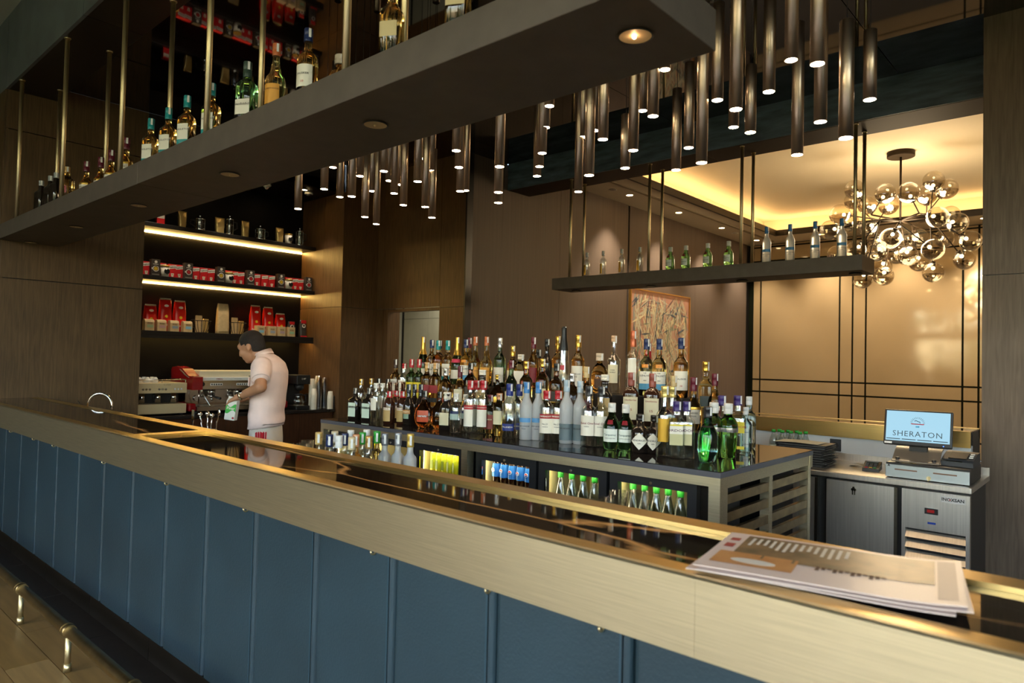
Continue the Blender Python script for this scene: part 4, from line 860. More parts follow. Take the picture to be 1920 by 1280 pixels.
# bottles on the long overhead shelf
OH = [('jw_dark', 78, 339, 'leftmost dark bottle on the overhead shelf'), ('jw_dark', 95.5, 330, 'second dark bottle on the overhead shelf'), ('jw_dark', 106, 324, 'third dark bottle, by the second rod of the overhead shelf'), ('jw_red', 127, 313, 'amber square whisky right of the dark three overhead'),
 ('chivas', 163, 303, 'maroon-capped whisky, first of four on the overhead shelf'), ('chivas', 190, 295, 'maroon-capped whisky, second of four on the overhead shelf'), ('chivas', 210, 282, 'maroon-capped whisky left of the third rod overhead'), ('chivas', 238, 259, 'maroon-capped whisky right of the third rod overhead'),
 ('teal_cap', 284, 223, 'teal-capped whisky, left of four on the overhead shelf'), ('teal_cap', 317, 203, 'teal-capped whisky, second of four on the overhead shelf'), ('teal_cap', 352, 180, 'teal-capped whisky, third of four on the overhead shelf'), ('teal_cap', 398, 157, 'teal-capped whisky behind the fourth rod overhead'),
 ('fiddich12', 465, 117, 'green bottle with dark cap on the overhead shelf'), ('morangie', 519, 83, 'golden whisky with copper cap on the overhead shelf'), ('talis', 579, 55, 'navy-capped whisky with white label on the overhead shelf')]
for key, px, py, lab in OH:
    hh = BT[key][5][2]; p = on_z(px, py, 2.736+hh); p.y = min(max(p.y, 1.63), 2.0); q = on_y(px, py, p.y)
    bottle(key, (q.x, p.y, 2.736), lab, None, 'bottles on the overhead shelf', R(28), False, 1.2)
for key, px, Y, lab in (('dalmore', 640, 1.8, 'squat decanter behind a rod on the overhead shelf'), ('jw_gold', 735, 1.66, 'square amber whisky with cream label overhead, left of another'), ('jw_gold', 858, 1.66, 'square amber whisky with cream label overhead, rightmost bottle')):
    q = on_y(px, 60, Y); bottle(key, (q.x, Y, 2.736), lab, None, 'bottles on the overhead shelf', R(28), False, 1.2)
# bottles on the short hanging shelf
for i, (key, px) in enumerate((('plymouth', 1101), ('plymouth', 1131), ('plymouth', 1166), ('plymouth', 1200), ('tanqueray', 1257), ('tanqueray', 1286), ('tanqueray', 1327), ('tanqueray', 1366), ('goose', 1437), ('goose', 1481), ('goose', 1528), ('goose', 1578))):
    q = on_y(px, 480, 6.80); nm = {'plymouth': 'clear bottle with gold label', 'tanqueray': 'small green gin bottle', 'goose': 'frosted vodka with blue cap'}[key]
    bottle(key, (q.x, 6.80, 2.60), '%s %s from left on the short hanging shelf' % (nth(i % 4), nm), (2.60+(.30, .265, .37)[i//4]), 'bottles on the short hanging shelf', R(15 if i > 7 else -10))
# capped bottles on the work shelf behind the bar
wsh = thing('work_shelf', 'low steel work shelf on the staff side of the bar', 'shelf', (-3, 2.2, .86))
o = box(-6.9, -.5, 1.97, 2.48, .83, .86).build('shelf_top', STEEL, wsh); o.location = (3, -2.2, -.86)
for x in (-6.6, -4.6, -2.6, -.6):
    o = box(x-.02, x+.02, 2.42, 2.46, 0, .83).build('leg', STEEL, wsh); o.location = (3, -2.2, -.86)
TOPS = [(598, 810, 'C9A968', 'clear'), (618, 814, '1b2a55', 'clear'), (628, 808, 'cdbf9c', 'clear'), (636, 816, 'e4e4e2', 'clear'), (647, 812, '1b2a55', 'clear'), (658, 806, 'e8e6e2', 'clear'), (660, 819, 'd6c49a', 'clear'), (668, 814, 'c98f62', 'amber'), (680, 810, '2f9a35', 'clear'), (688, 805, 'e8e6e2', 'clear'), (692, 817, 'b8924f', 'clear'), (707, 808, '2f9a35', 'gold'), (722, 812, '7c7f86', 'frost'), (747, 811, '8a8d92', 'frost'), (770, 813, 'c2a44e', 'frost')]
for i, (px, py, c, g) in enumerate(TOPS):
    hh = .30; p = on_z(px, py, .86+hh); p.y = min(max(p.y, 2.06), 2.42); q = on_y(px, py, p.y); s = (q.z-.86)/.315
    t = thing('bottle', 'capped bottle behind the bar edge, %s from left' % nth(i), 'bottle', (q.x, p.y, .86), 0, 'capped bottles behind the bar'); t.scale = (1, 1, s)
    MB().lathe(P_vodka(.036, .18, .016, .29), 20).build('glass', GL[g], t)
    MB().lathe([(.019, .245), (.0195, .247), (.0195, .28), (.0185, .281), (.0185, .284), (.0195, .285), (.0195, .312), (.018, .315)], 18).build('cap', C(c.lower(), .3, .4 if c in ('7c7f86', '8a8d92', 'c2a44e', 'b8924f') else 0), t)
    rr = .0201; MB().add([(rr*math.cos(R(-35)+a), rr*math.sin(R(-35)+a), z) for z in (.255, .305) for a in (-.3, 0, .3)], [(0, 1, 4, 3), (1, 2, 5, 4)], True).build('tax_strip', STRIP, t)
# drinks inside the fridges
cola_b = MB().lathe([(.026, 0), (.03, .005), (.03, .12), (.024, .165), (.014, .20), (.0135, .215)], 14).mesh('bottle_body', mat('cola', (.02, .006, .003), .08))
cola_l = MB().lathe([(.0305, .06), (.0305, .125), (.0265, .155)], 14, cap0=False, cap1=False).mesh('wrap', mat('cola_blue', '2a6fc0', .35))
cola_d = MB().lathe([(.0145, 0), (.0145, .002)], 14, Matrix.Translation((0, -.031, .108)) @ Matrix.Rotation(R(90), 4, 'X')).mesh('emblem', mat('emblem_white', 'e8e8ec', .4))
cola_r = MB().prism([(-.011, .108), (-.008, .116), (0, .1195), (.008, .116), (.011, .108), (0, .111)], 'y', -.034, -.0325).mesh('emblem', mat('emblem_red', 'c02030', .4))
cola_b2 = MB().prism([(-.011, .106), (-.008, .100), (0, .0965), (.008, .100), (.011, .106), (0, .104)], 'y', -.034, -.0325).mesh('emblem', mat('emblem_blue', '1a3f9a', .4))
cola_c = MB().lathe([(.0155, .213), (.0155, .228)], 14).mesh('cap', mat('cola_cap', '1d57a8', .4))
def in_fridge(a, b, n, mk, rows=2, zs=.615):
    for r_ in range(rows):
        for i in range(n):
            mk((a+.075+(b-a-.15)*i/(n-1)+(.02 if r_ else 0), 3.215+r_*.085, zs), i, r_)
def mk_can(p, i, r_):
    t = thing('drink_can', 'yellow lemon can, %s from left in the %s row of the fridge' % (nth(i), ('near', 'far')[r_]), 'can', p, random.uniform(-.3, .3), 'yellow cans in the fridge')
    MB().lathe([(.022, 0), (.0275, .006), (.0275, .145), (.023, .158)], 16).build('can_body', mat('lemon_can', 'e0cf22', .3, col2='9dbb2a', vs=30), t)
    MB().lathe([(.023, .158), (.0225, .163), (.019, .161)], 16).build('lid', SILV, t)
    MB().box(-.012, .012, -.0285, -.0275, .05, .11).build('print', mat('lemon_print', '6b7a1a', .4), t)
in_fridge(-3.65, -3.165, 7, mk_can, 2, .78)

def mk_cola(p, i, r_):
    t = thing('cola_bottle', 'cola bottle with blue wrap, %s from left in the %s row' % (nth(i), ('near', 'far')[r_]), 'bottle', p, random.uniform(-.3, .3), 'cola bottles in the fridge'); t.scale = (1.0, 1.0, .86)
    for n, m in (('bottle_body', cola_b), ('wrap', cola_l), ('cap', cola_c)): o = obj(n, m, t); w = o if n == 'wrap' else None
    for m in (cola_d, cola_r, cola_b2): obj('emblem', m, t)
in_fridge(-3.06, -2.57, 6, mk_cola, 2, .80)
def mk_w(which):
    def f(p, i, r_):
        t = water(p, 'green-capped water bottle, %s from left in the %s row, %s fridge' % (nth(i), ('near', 'far')[r_], which), 'water bottles in the fridges'); t.scale = (1.15, 1.15, 1.66)
    return f
in_fridge(-2.55, -2.08, 5, mk_w('middle')); in_fridge(-2.06, -1.56, 6, mk_w('right'))
# ---------------------------------------------------------------- coffee nook
NX = -8.55
NSH = mat('nook_shelf', '120d0a', .45)
for i, (z, dim) in enumerate(((3.10, 1), (2.48, 1), (1.83, .12))):
    t = thing('wall_shelf', ('top', 'middle', 'bottom')[i]+' black wall shelf with a light strip in the coffee nook', 'shelf', (-8.735, 4.1, z-.05))
    o = box(-8.92, NX, 2.86, 5.36, z-.05, z, .003).build('board', NSH, t); o.location = (8.735, -4.1, .05-z)
    o = (box(-8.915, -8.903, 2.87, 5.35, z-.066, z-.0505) if i < 2 else box(-8.64, -8.62, 2.87, 5.35, z-.058, z-.0505)).build('light_strip', mat('nook_led' if i < 2 else 'nook_led_low', (1, 1, 1), emit='ffcf72', es=30 if i < 2 else 9), t); o.location = (8.735, -4.1, .05-z)
    if i == 2: o = box(NX-.02, NX, 2.86, 5.36, z-.085, z-.05).build('lip', NSH, t); o.location = (8.735, -4.1, .05-z)
def ny(px, py=550, X=-8.63): return on_x(px, py, X).y
PRED = mat('coffee_red', 'c42226', .35); PREDG = mat('coffee_red_foil', 'd2180f', .28, spec=.7); PDK = mat('coffee_black', '39332e', .4); KR = mat('kraft_paper', 'cdb083', .6, var=.1, vs=30); GOLDF = mat('gold_foil', (.85, .62, .25), .35, metal=.75, bump=.4, bscale=40)
PW = mat('print_white', 'dcd6ca', .5); PY = mat('print_yellow', 'c7a52a', .5); PR = mat('print_red', 'a3242a', .5)
def on_face(n, mb, m, par): return mb.build(n, m, par)
def disc(y, z, r, x, r2=0): return MB().lathe([(r, 0), (r, .0012)], 18, Matrix.Translation((x, y, z)) @ Matrix.Rotation(R(90), 4, 'Y')) if not r2 else MB().lathe([(r, 0), (r, .0012), (r2, .0012), (r2, 0)], 18, Matrix.Translation((x, y, z)) @ Matrix.Rotation(R(90), 4, 'Y'), cap0=False, cap1=False)
def black_box(px, i, yel):
    t = thing('coffee_box', 'dark coffee box with cup print, %s from left on the middle shelf' % nth(i), 'box', (-8.63, ny(px, 530), 2.48), 0, 'dark coffee boxes')
    b = box(-.035, .035, -.05, .05, 0, .195, .002).build('carton', PDK, t)
    disc(0, .165, .016, .0355).build('logo', PW, b)
    text('lettering', 'ESPRESSO', .014, PW, b, SIDE(.0362, 0, .137), .02)
    disc(0, .085, .035, .0355, .028).build('cup_print', PW, b); disc(0, .085, .022, .0355).build('cup_print', PY if yel else PR, b)
    on_face('cup_print', MB().box(.0355, .0365, -.047, -.036, .075, .095), PW, b)
    on_face('stripe', MB().box(.0355, .0365, -.04, .04, .012, .022), mat('print_grey', '8a8378', .5), b)
def red_box(px, i):
    t = thing('coffee_box', 'red coffee packet with cup print, %s from left on the middle shelf' % nth(i), 'box', (-8.68, ny(px, 530, -8.66), 2.48), 0, 'red coffee packets')
    b = box(-.03, .03, -.046, .046, 0, .165, .004).build('carton', PRED, t)
    MB().add([(.0306, -.044, .105), (.0306, .044, .12), (.0306, .044, .158), (.0306, -.044, .143)], [(0, 1, 2, 3)]).build('banner', PW, b)
    text('lettering', 'Segafredo', .021, mat('ink_dark', '2a1a14', .5), b, SIDE(.0312, 0, .131) @ Matrix.Rotation(R(9), 4, 'Z'), .02)
    MB().prism([(-.018, .055), (.018, .055), (.012, .015), (-.012, .015)], 'x', .0302, .0308).build('cup_print', PW, b)
    disc(0, .040, .010, .031).build('cup_print', KR, b)
def tub(px, i, z=2.48, lab=None):
    t = thing('coffee_tub', lab or 'white coffee tub with gold lid, %s from left on the middle shelf' % nth(i), 'tub', (-8.60, ny(px, 535, -8.60), z), 0, 'white coffee tubs')
    b = MB().lathe([(.041, 0), (.044, .004), (.051, .115)], 22).build('tub', PW, t); MB().lathe([(.053, .115), (.054, .117), (.054, .13), (.049, .133)], 22).build('lid', GOLD, t)
    MB().lathe([(.033, 0), (.033, .002)], 18, Matrix.Translation((.0475, .008, .062)) @ Matrix.Rotation(R(86), 4, 'Y')).build('badge', BLKC, t)
for i, (px, ye) in enumerate(((289, 1), (351, 0), (412, 1), (468, 0), (525, 1), (577, 0))): black_box(px, i, ye)
for i, px in enumerate((273, 303, 322, 335, 366, 381, 395, 428, 439, 451, 481, 496, 509, 541, 553, 563)): red_box(px, i)
for i, px in enumerate((308, 429, 541)): tub(px, i)
# pillow bags
def bag(name, lab, px, z, w, d, h, m, X=-8.66, grp=None, foil=True, rz=0, flare=False):
    t = thing(name, lab, 'coffee bag', (X, ny(px, 600, X), z), rz, grp)
    rings = []; n = 9
    for j in range(n+1):
        u = j/n; k = 1-.10*u; dd = d*(1-.25*u) if u < .72 else d*max(.06, .75*(1-(u-.72)/.28)+.03)
        rings.append((u*h, w/2*(.80+.22*u if flare else (k if u < .9 else .86)), dd/2))
    vs = []; fs = []; seg = 20
    for zz, a, b in rings:
        for q in range(seg):
            th = 2*math.pi*q/seg; c, s = math.cos(th), math.sin(th); f = (abs(c)**5+abs(s)**5)**(-1/5)
            vs.append((b*f*c+random.uniform(-.0022, .0022), a*f*s+random.uniform(-.002, .002), zz))
    for j in range(n):
        for q in range(seg): q2 = (q+1) % seg; fs.append((j*seg+q, j*seg+q2, (j+1)*seg+q2, (j+1)*seg+q))
    fs += [tuple(range(seg))[::-1], tuple(n*seg+q for q in range(seg))]
    b = MB().add(vs, fs, True).build('pouch', m, t)
    if foil: MB().box(-.003, .003, -w*.42, w*.42, h-.004, h+.016).build('seal', mat('foil_seal', (.8, .72, .6), .25, metal=.9), t)
    return t, b
for i, (px, h) in enumerate(((281, .30), (309, .385), (336, .37), (478, .385), (502, .375), (525, .30))):
    t, b = bag('coffee_bag', 'tall red foil coffee bag, %s from left on the bottom shelf' % nth(i), px, 1.83, .15, .10, h, PREDG, -8.70, 'red foil coffee bags')
    x = .047; disc(0, h*.83, .022, .030).build('badge', PW, b) if 0 else None
    MB().lathe([(.026, 0), (.026, .003)], 18, Matrix.Translation((.038, 0, h*.80)) @ Matrix.Rotation(R(80), 4, 'Y') @ Matrix.Diagonal((.6, 1, 1, 1))).build('badge', PW, b)
    MB().lathe([(.018, 0), (.018, .003)], 12, Matrix.Translation((.044, .0, h*.47)) @ Matrix.Rotation(R(86), 4, 'Y')).build('print', PY, b)
    text('lettering', 'Segafredo', .034, PW, b, SIDE(.0525, 0, h*.2), .03, 1, .2)
for i, (px, h) in enumerate(((546, .21), (568, .24))):
    t, b = bag('coffee_bag', ('black coffee bag with red top, left of two at the shelf end', 'black coffee bag with red top and base at the shelf end')[i], px, 1.83, .105, .07, h, PDK, -8.63, 'black coffee bags', False)
    MB().box(.017, .030, -.035, .035, h*.80, h*.985).build('red_top', PRED, b); MB().lathe([(.027, 0), (.027, .003), (.018, .003), (.018, .0)], 18, Matrix.Translation((.028, 0, h*.66)) @ Matrix.Rotation(R(84), 4, 'Y'), cap0=False, cap1=False).build('badge', PW, b)
    MB().box(.030, .0375, -.05, .05, .004, .02).build('red_base', PRED, b)
bag('coffee_bag', 'large kraft coffee bag standing in the middle of the bottom shelf', 417, 1.83, .155, .10, .385, KR, -8.66, None, False)
PASTEL = ('9fb58a', 'c39a9a', '8d9cab', '86b3cc', '86b8cf', '9aa2b0', 'b79aa6', '97c09c')
for i, px in enumerate((278, 301, 325, 350, 487, 508, 526, 544)):
    t = thing('coffee_carton', 'small kraft coffee carton with pastel patch, %s from left' % nth(i), 'box', (-8.595, ny(px, 615, -8.595), 1.83), 0, 'small kraft coffee cartons')
    b = MB().prism([(-.045, 0), (.04, 0), (.04, .10), (.028, .125), (-.02, .135), (-.045, .11)], 'y', -.052, .052).build('carton', KR, t) if i < 4 else box(-.045, .04, -.055, .055, 0, .128, .003).build('carton', KR, t)
    MB().box(.040, .0412, -.028, .040, .035, .068).build('patch', mat('pastel_'+PASTEL[i], PASTEL[i], .5), b)
    MB().box(.040, .041, -.026, .03, .088, .094).build('lettering', mat('ink_brown', '5c4a30', .6), b); MB().box(.040, .041, -.026, .03, .077, .082).build('lettering', mat('ink_brown', '5c4a30', .6), b)
WIRE = mat('black_wire', (.015, .013, .012), .35, metal=.6)
for i, px in enumerate((380, 447)):
    t = thing('wire_basket', ('left', 'right')[i]+' black wire basket of kraft sachets on the bottom shelf', 'basket', (-8.66, ny(px, 610), 1.83))
    n = 22
    MB().tube([(.06*math.cos(2*math.pi*k/n), .06*math.sin(2*math.pi*k/n), .004) for k in range(n)], .003, 6, True).build('base_ring', WIRE, t)
    MB().tube([(.105*math.cos(2*math.pi*k/n), .105*math.sin(2*math.pi*k/n), .15) for k in range(n)], .005, 6, True).build('rim', WIRE, t)
    for k in range(14):
        a = 2*math.pi*k/14; c, s = math.cos(a), math.sin(a); MB().tube([(.06*c, .06*s, .004), (.085*c, .085*s, .05), (.105*c, .105*s, .15)], .0036, 5).build('wire', WIRE, t)
    sg = -1 if i == 0 else 1
    MB().tube([(0, sg*(.105+.05*math.sin(R(a))), .13+.05*math.cos(R(a))-.02) for a in range(-20, 201, 20)], .004, 6).build('handle', WIRE, t)
    for k, (dx, dy, hh) in enumerate(((-.01, -.035, .21), (.02, .04, .17), (.03, -.0, .15))):
        s_ = thing('coffee_sachet', '%s kraft sachet in the %s wire basket' % (('tall rear', 'leaning', 'short front')[k], ('left', 'right')[i]), 'sachet', (-8.66+dx, ny(px, 610)+dy, 1.836), R(20*k), 'kraft sachets in the wire baskets')
        MB().prism([(-.038, 0), (.038, 0), (.04, hh-.01), (.036, hh), (-.036, hh), (-.04, hh-.01)], 'x', -.008, .008).build('pouch', KR if k != 1 else GOLDF, s_)
# top shelf
for i, (px, m, h, w) in enumerate(((335, GOLDF, .20, .10), (406, GOLDF, .20, .12), (454, GOLDF, .21, .10), (519, GOLDF, .20, .11))):
    bag('coffee_bag', 'gold foil pouch, %s from left on the top shelf' % nth(i), px, 3.10, w, .06, h, m, -8.62, 'gold foil pouches', False, 0, True)
tub(538, 0, 3.10, 'white coffee tub with gold lid on the top shelf')
t = thing('coffee_box', 'dark red packet at the left end of the top shelf', 'box', (-8.63, ny(300, 410), 3.10)); box(-.03, .03, -.045, .045, 0, .13, .004).build('carton', PRED, t); box(.0302, .031, -.04, .04, .07, .11).build('banner', PW, t)
NGL = thin_glass('press_glass', 'e8e8e2', 1.5, 0, .12)
def press(px, lab, pot):
    t = thing('coffee_press', lab, 'coffee press', (-8.61, ny(px, 440, -8.61), 3.10)); r, h = (.06, .13) if pot else (.046, .19)
    MB().lathe([(r*.95, .012), (r, .02), (r, h)], 20, cap1=False).build('beaker', NGL, t)
    MB().lathe([(r*1.02, 0), (r*1.04, .004), (r*1.04, .02), (r*1.01, .022)], 20).build('base', CHROME if not pot else CHROME, t)
    MB().lathe([(r*1.03, h*.62), (r*1.03, h*.66)], 20, cap0=False, cap1=False).build('band', CHROME, t)
    MB().lathe([(r*1.06, h), (r*1.06, h+.008), (r*.7, h+.024), (.008, h+.03), (.008, h+.04), (.013, h+.047), (.008, h+.058)], 20).build('lid', CHROME, t)
    for k in range(4):
        a = R(45+90*k); MB().box(-.004, .004, -.0015, .0015, .01, h, M=Matrix.Rotation(a, 4, 'Z') @ Matrix.Translation((0, r*1.02, 0))).build('strap', CHROME, t)
    sg = -1 if pot == 1 else 1
    MB().tube([(0, sg*r, h*.9), (0, sg*(r+.05), h*.88), (0, sg*(r+.055), h*.5), (0, sg*r, h*.3)], .007, 8).build('handle', BLKP, t)
press(374, 'left squat coffee press with chrome straps on the top shelf', 1); press(430, 'tall glass coffee press between two gold pouches', 0)
press(488, 'right squat coffee press with chrome straps on the top shelf', 2); press(562, 'tall coffee press at the right end of the top shelf', 0)
# counter
cn = thing('nook_counter', 'dark stone counter with wood front in the coffee nook', 'counter', (-8.4, 4.1, 0))
def cpart(n, mb, m, par=None):
    o = mb.build(n, m, par or cn)
    if not par: o.location = (8.4, -4.1, 0)
    return o
cpart('stone_top', box(-8.90, -7.93, 2.86, 5.335, .835, .87, .003), mat('nook_stone', '26211f', .25, var=.3, vs=8))
for i in range(5): cpart('front_door', box(-7.99, -7.965, 2.87+i*.49, 2.87+i*.49+.486, .08, .83, .002), wood('nook_cabinet_wood', '3d2417', '54331f', .4))
cpart('carcass', box(-8.89, -7.99, 2.87, 5.335, .02, .835), BLACK)
cpart('splashback', box(-8.7, -7.98, 5.336, 5.355, .85, 1.04), mat('nook_stone_splash', '37322f', .3, var=.4, vs=8))
# cream espresso machine at the left
CRMP = mat('cream_enamel', 'c9b690', .3)
t = thing('espresso_machine', 'cream espresso machine with three chrome group heads at the nook left', 'espresso machine', (-8.3, 3.16, .87)); q0 = -.27; q1 = .27
box(-.26, .24, q0, q1, .02, .13, .006).build('base', CRMP, t); box(-.26, .06, q0+.02, q1-.02, .13, .25).build('back_panel', BLKP, t)
tp = box(-.26, .24, q0, q1, .25, .365, .006).build('head', CRMP, t)
for g in range(3):
    yy = -.17+g*.17
    gh = MB().cyl((.12, yy, .14), (.12, yy, .25), .03, seg=18).build('group_head', CHROME, t)
    MB().tube([(.13, yy-.045, .215), (.15, yy-.055, .21), (.16, yy-.055, .17)], .006, 6).build('steam_lever', BLKP, t)
    for k in range(3): MB().cyl((.24, yy-.035+k*.035, .295), (.247, yy-.035+k*.035, .295), .012, seg=12).build('button', CHROME, tp)
rl = MB()
for (a, b) in (((.22, q0+.01, .40), (.22, q1-.01, .40)), ((-.24, q1-.01, .40), (.22, q1-.01, .40))): rl.cyl(a, b, .005, seg=8)
for y in (q0+.01, 0, q1-.01): rl.cyl((.22, y, .36), (.22, y, .40), .004, seg=8)
rl.build('cup_rail', CHROME, t)
for y in (q0+.04, q1-.04):
    for x in (-.22, .2): MB().cyl((x, y, 0), (x, y, .02), .02, seg=12).build('foot', BLKP, t)
text('lettering', 'la cimbali', .02, mat('ink_brown', '5c4a30', .6), tp, SIDE(.2415, .05, .345))
for i in range(6):
    yy = 2.96+(i % 3)*.085; xx = -8.2-(i//3)*.09
    c_ = thing('coffee_cup', 'upturned %s cup on the cream machine, %s row' % (nth(i % 3), ('front', 'rear')[i//3]), 'cup', (xx, yy, 1.236), 0, 'cups on the cream machine')
    MB().lathe([(.036, 0), (.034, .03), (.02, .055), (.018, .06)], 16).build('cup', WHITEP, c_); MB().tube([(.0, -.034, .01), (0, -.052, .02), (0, -.05, .035), (0, -.03, .04)], .0035, 6).build('handle', WHITEP, c_)
# red espresso machine
RD = mat('red_enamel', '8e1219', .22, coat=.4); MIR = mat('polished_steel', (.62, .56, .5), .14, metal=1)
t = thing('espresso_machine', 'large red and chrome espresso machine behind the barista', 'espresso machine', (-8.36, 4.07, .87)); q0, q1 = -.58, .62
sidep = [(-.30, .28), (-.30, .50), (-.27, .535), (-.15, .545), (.02, .52), (.12, .47), (.20, .44), (.30, .43), (.30, .28)]
def side(y0, y1): return MB().prism([(x, z) for x, z in sidep], 'y', y0, y1)
side(q0, q0+.12).build('side_cowl', RD, t); side(q1-.12, q1).build('side_cowl', RD, t)
MB().prism([(-.05, .505), (.10, .445), (.20, .418), (.205, .425), (.105, .456), (-.045, .516)], 'y', q0-.004, q0).build('cowl_flash', mat('silver_trim', 'c9c4bc', .25, metal=.7), t)
box(-.30, .05, q0+.03, q1-.03, .03, .28).build('body', MIR, t)
hd = box(-.28, .26, q0+.12, q1-.12, .28, .40, .005).build('head', MIR, t)
box(-.28, .2, q0+.12, q1-.12, .40, .50, .01).build('cup_tray', mat('cup_tray_cream', 'cfc4a8', .35), t)
box(.20, .27, q0+.12, q1-.12, .385, .425, .004).build('name_plate', WHITEP, hd)
text('lettering', 'CIMBALI', .022, PR, hd, SIDE(.2705, -.25, .405), .02); text('lettering', 'M29 SELECTRON', .012, mat('print_grey', '8a8378', .5), hd, SIDE(.2705, -.02, .405))
for g in range(3):
    yy = -.28+g*.32
    pd = box(.258, .262, yy-.075, yy+.075, .325, .355, .002).build('key_pad', WHITEP, hd)
    for k in range(5): MB().cyl((.262, yy-.055+k*.0275, .34), (.266, yy-.055+k*.0275, .34), .0095, seg=12).build('button', DGREY, pd)
    gh = MB().cyl((.14, yy, .21), (.14, yy, .28), .04, seg=18).build('group_head', CHROME, t)
    MB().lathe([(.036, 0), (.036, .03)], 16, Matrix.Translation((.14, yy, .18))).build('portafilter', CHROME, t)
    MB().cyl((.17, yy, .193), (.31, yy+.03, .175), .011, .015, seg=10).build('portafilter_handle', BLKP, t)
    MB().cyl((.15, yy, .18), (.15, yy, .14), .012, seg=10).build('spout', CHROME, t)
for yy in (q0+.16, q1-.16):
    MB().tube([(.24, yy, .24), (.27, yy, .20), (.30, yy+.05, .10), (.31, yy+.06, .085)], .006, 8).build('steam_wand', CHROME, t)
    MB().cyl((.24, yy-.03, .345), (.27, yy-.03, .345), .028, seg=14).build('steam_knob', BLKP, t)
MB().cyl((.055, q0+.16, .17), (.075, q0+.16, .17), .035, seg=18).build('gauge', CHROME, t)
box(-.28, .30, q0+.06, q1-.06, .03, .09, .006).build('drip_tray', MIR, t); box(.0, .28, q0+.1, q1-.1, .09, .096).build('drip_grid', STEEL, t)
box(-.20, .29, q0-.03, q0+.06, .03, .125, .02).build('base_cowl', RD, t); box(-.20, .29, q1-.06, q1+.03, .03, .125, .02).build('base_cowl', RD, t)
for y in (q0+.08, q1-.08):
    MB().cyl((.24, y, 0), (.24, y, .03), .02, seg=12).build('foot', BLKP, t); MB().cyl((-.24, y, 0), (-.24, y, .03), .02, seg=12).build('foot', BLKP, t)
MB().cyl((.25, q0+.10, .12), (.25, q0+.10, .28), .008, seg=10).build('pillar', CHROME, t)
# filter brewer with glass jug
t = thing('filter_brewer', 'black filter coffee brewer with a glass jug right of the barista', 'coffee brewer', (-8.25, 4.93, .87))
box(-.17, .19, -.10, .10, 0, .05, .008).build('base', BLKP, t); box(-.17, -.05, -.09, .09, .05, .33).build('tower', BLKP, t); hd = box(-.17, .19, -.10, .10, .33, .45, .008).build('head', BLKP, t)
text('lettering', '2 MP', .03, PW, hd, SIDE(.1915, .0, .40), .02)
MB().lathe([(.03, .24), (.06, .27), (.065, .33)], 18, Matrix.Translation((.08, 0, 0))).build('filter_basket', BLKP, t)
MB().lathe([(.05, .055), (.068, .075), (.072, .11), (.055, .15), (.045, .175), (.05, .185)], 20, Matrix.Translation((.08, 0, 0)), cap1=False).build('jug', NGL, t)
MB().lathe([(.052, .18), (.053, .2), (.02, .205)], 18, Matrix.Translation((.08, 0, 0))).build('jug_lid', BLKP, t)
MB().tube([(.08, .05, .185), (.08, .10, .18), (.08, .105, .10), (.08, .072, .09)], .008, 8).build('jug_handle', BLKP, t)
MB().lathe([(.07, .05), (.07, .055)], 18, Matrix.Translation((.08, 0, 0))).build('hot_plate', STEEL, t)
# paper and plastic cup stacks
CUPW = mat('paper_cup', 'eadfca', .5); CUPC = thin_glass('plastic_cup', 'e6dcc8', 1.45, .1, .25)
for i, (y, x, n, m) in enumerate(((5.085, -8.06, 11, CUPW), (5.11, -8.15, 18, CUPW), (5.175, -8.08, 20, CUPC), (5.205, -8.165, 20, CUPW), (5.265, -8.09, 19, CUPC), (5.315, -8.17, 14, CUPW), (5.312, -8.02, 9, CUPW))):
    for k in range(n):
        pass
    t = thing('cup_stack', '%s stack of disposable cups from left beside the brewer' % nth(i), 'cups', (x, y, .87), 0, 'stacks of disposable cups')
    me = MB().lathe([(.030, .085), (.0405, .006), (.043, .003), (.043, 0)], 16, cap1=False).mesh('cup', m)
    for k in range(n): obj('cup', me, t, (0, 0, k*.0185))
# ---------------------------------------------------------------- chandelier of smoky globes
CP = Vector((-2.42, 10.5, 4.52)); hub = at_depth(1500+860*.2187, 280+610*.2187, 9.35)
ch = thing('chandelier', 'branching bronze chandelier with smoky half-mirrored glass globes', 'chandelier', (hub.x, hub.y, hub.z))
CO = -hub
def chp(n, mb, m, par=None):
    o = mb.build(n, m, par or ch)
    if not par: o.location = CO
    return o
DB = mat('dark_bronze', (.028, .018, .01), .6, spec=.2)
chp('ceiling_plate', MB().lathe([(.17, 0), (.17, .07)], 28, Matrix.Translation((hub.x, hub.y, 4.45))), DB)
chp('stem', MB().cyl((hub.x, hub.y, hub.z), (hub.x, hub.y, 4.45), .014, seg=10), DB)
SM = thin_glass('smoky_globe', 'eeeae2', 1.22, .0, .05); SMD = thin_glass('smoky_globe_dark', 'bdb4a2', 1.45, .0, .28)
BULB = mat('globe_bulb', (1, 1, 1), emit='ffd896', es=18)
GLB = [(470,345,78),(455,440,60),(1145,270,86),(1262,337,85),(732,378,82),(930,368,88),(1085,390,82),(760,480,72),(580,475,75),(340,555,82),(425,630,70),(258,690,78),(585,660,75),(1180,580,92),(1290,560,65),(1350,630,88),(1012,760,75),(1235,765,70),(775,762,84),(865,765,72),(660,775,68),(1140,860,95),(1460,785,90),(1410,945,86),(660,880,75),(480,865,78),(830,905,70),(925,915,80),(1020,965,75),(1143,1055,85),(715,1085,78),(535,1110,78),(310,900,60),(705,1010,70)]
me_top = me_bot = None
GR = .132
def half(a, b): return [(max(GR*math.sin(math.pi*i/20), .001), -GR*math.cos(math.pi*i/20)) for i in range(a, b+1)]
m_top = MB().lathe(half(9, 20), 22, cap0=False).mesh('globe_clear', SM); m_bot = MB().lathe(half(0, 9), 22, cap1=False).mesh('globe_smoked', SMD)
m_bulb = MB().ball((0, 0, 0), .022, 10, 6).mesh('bulb', BULB)
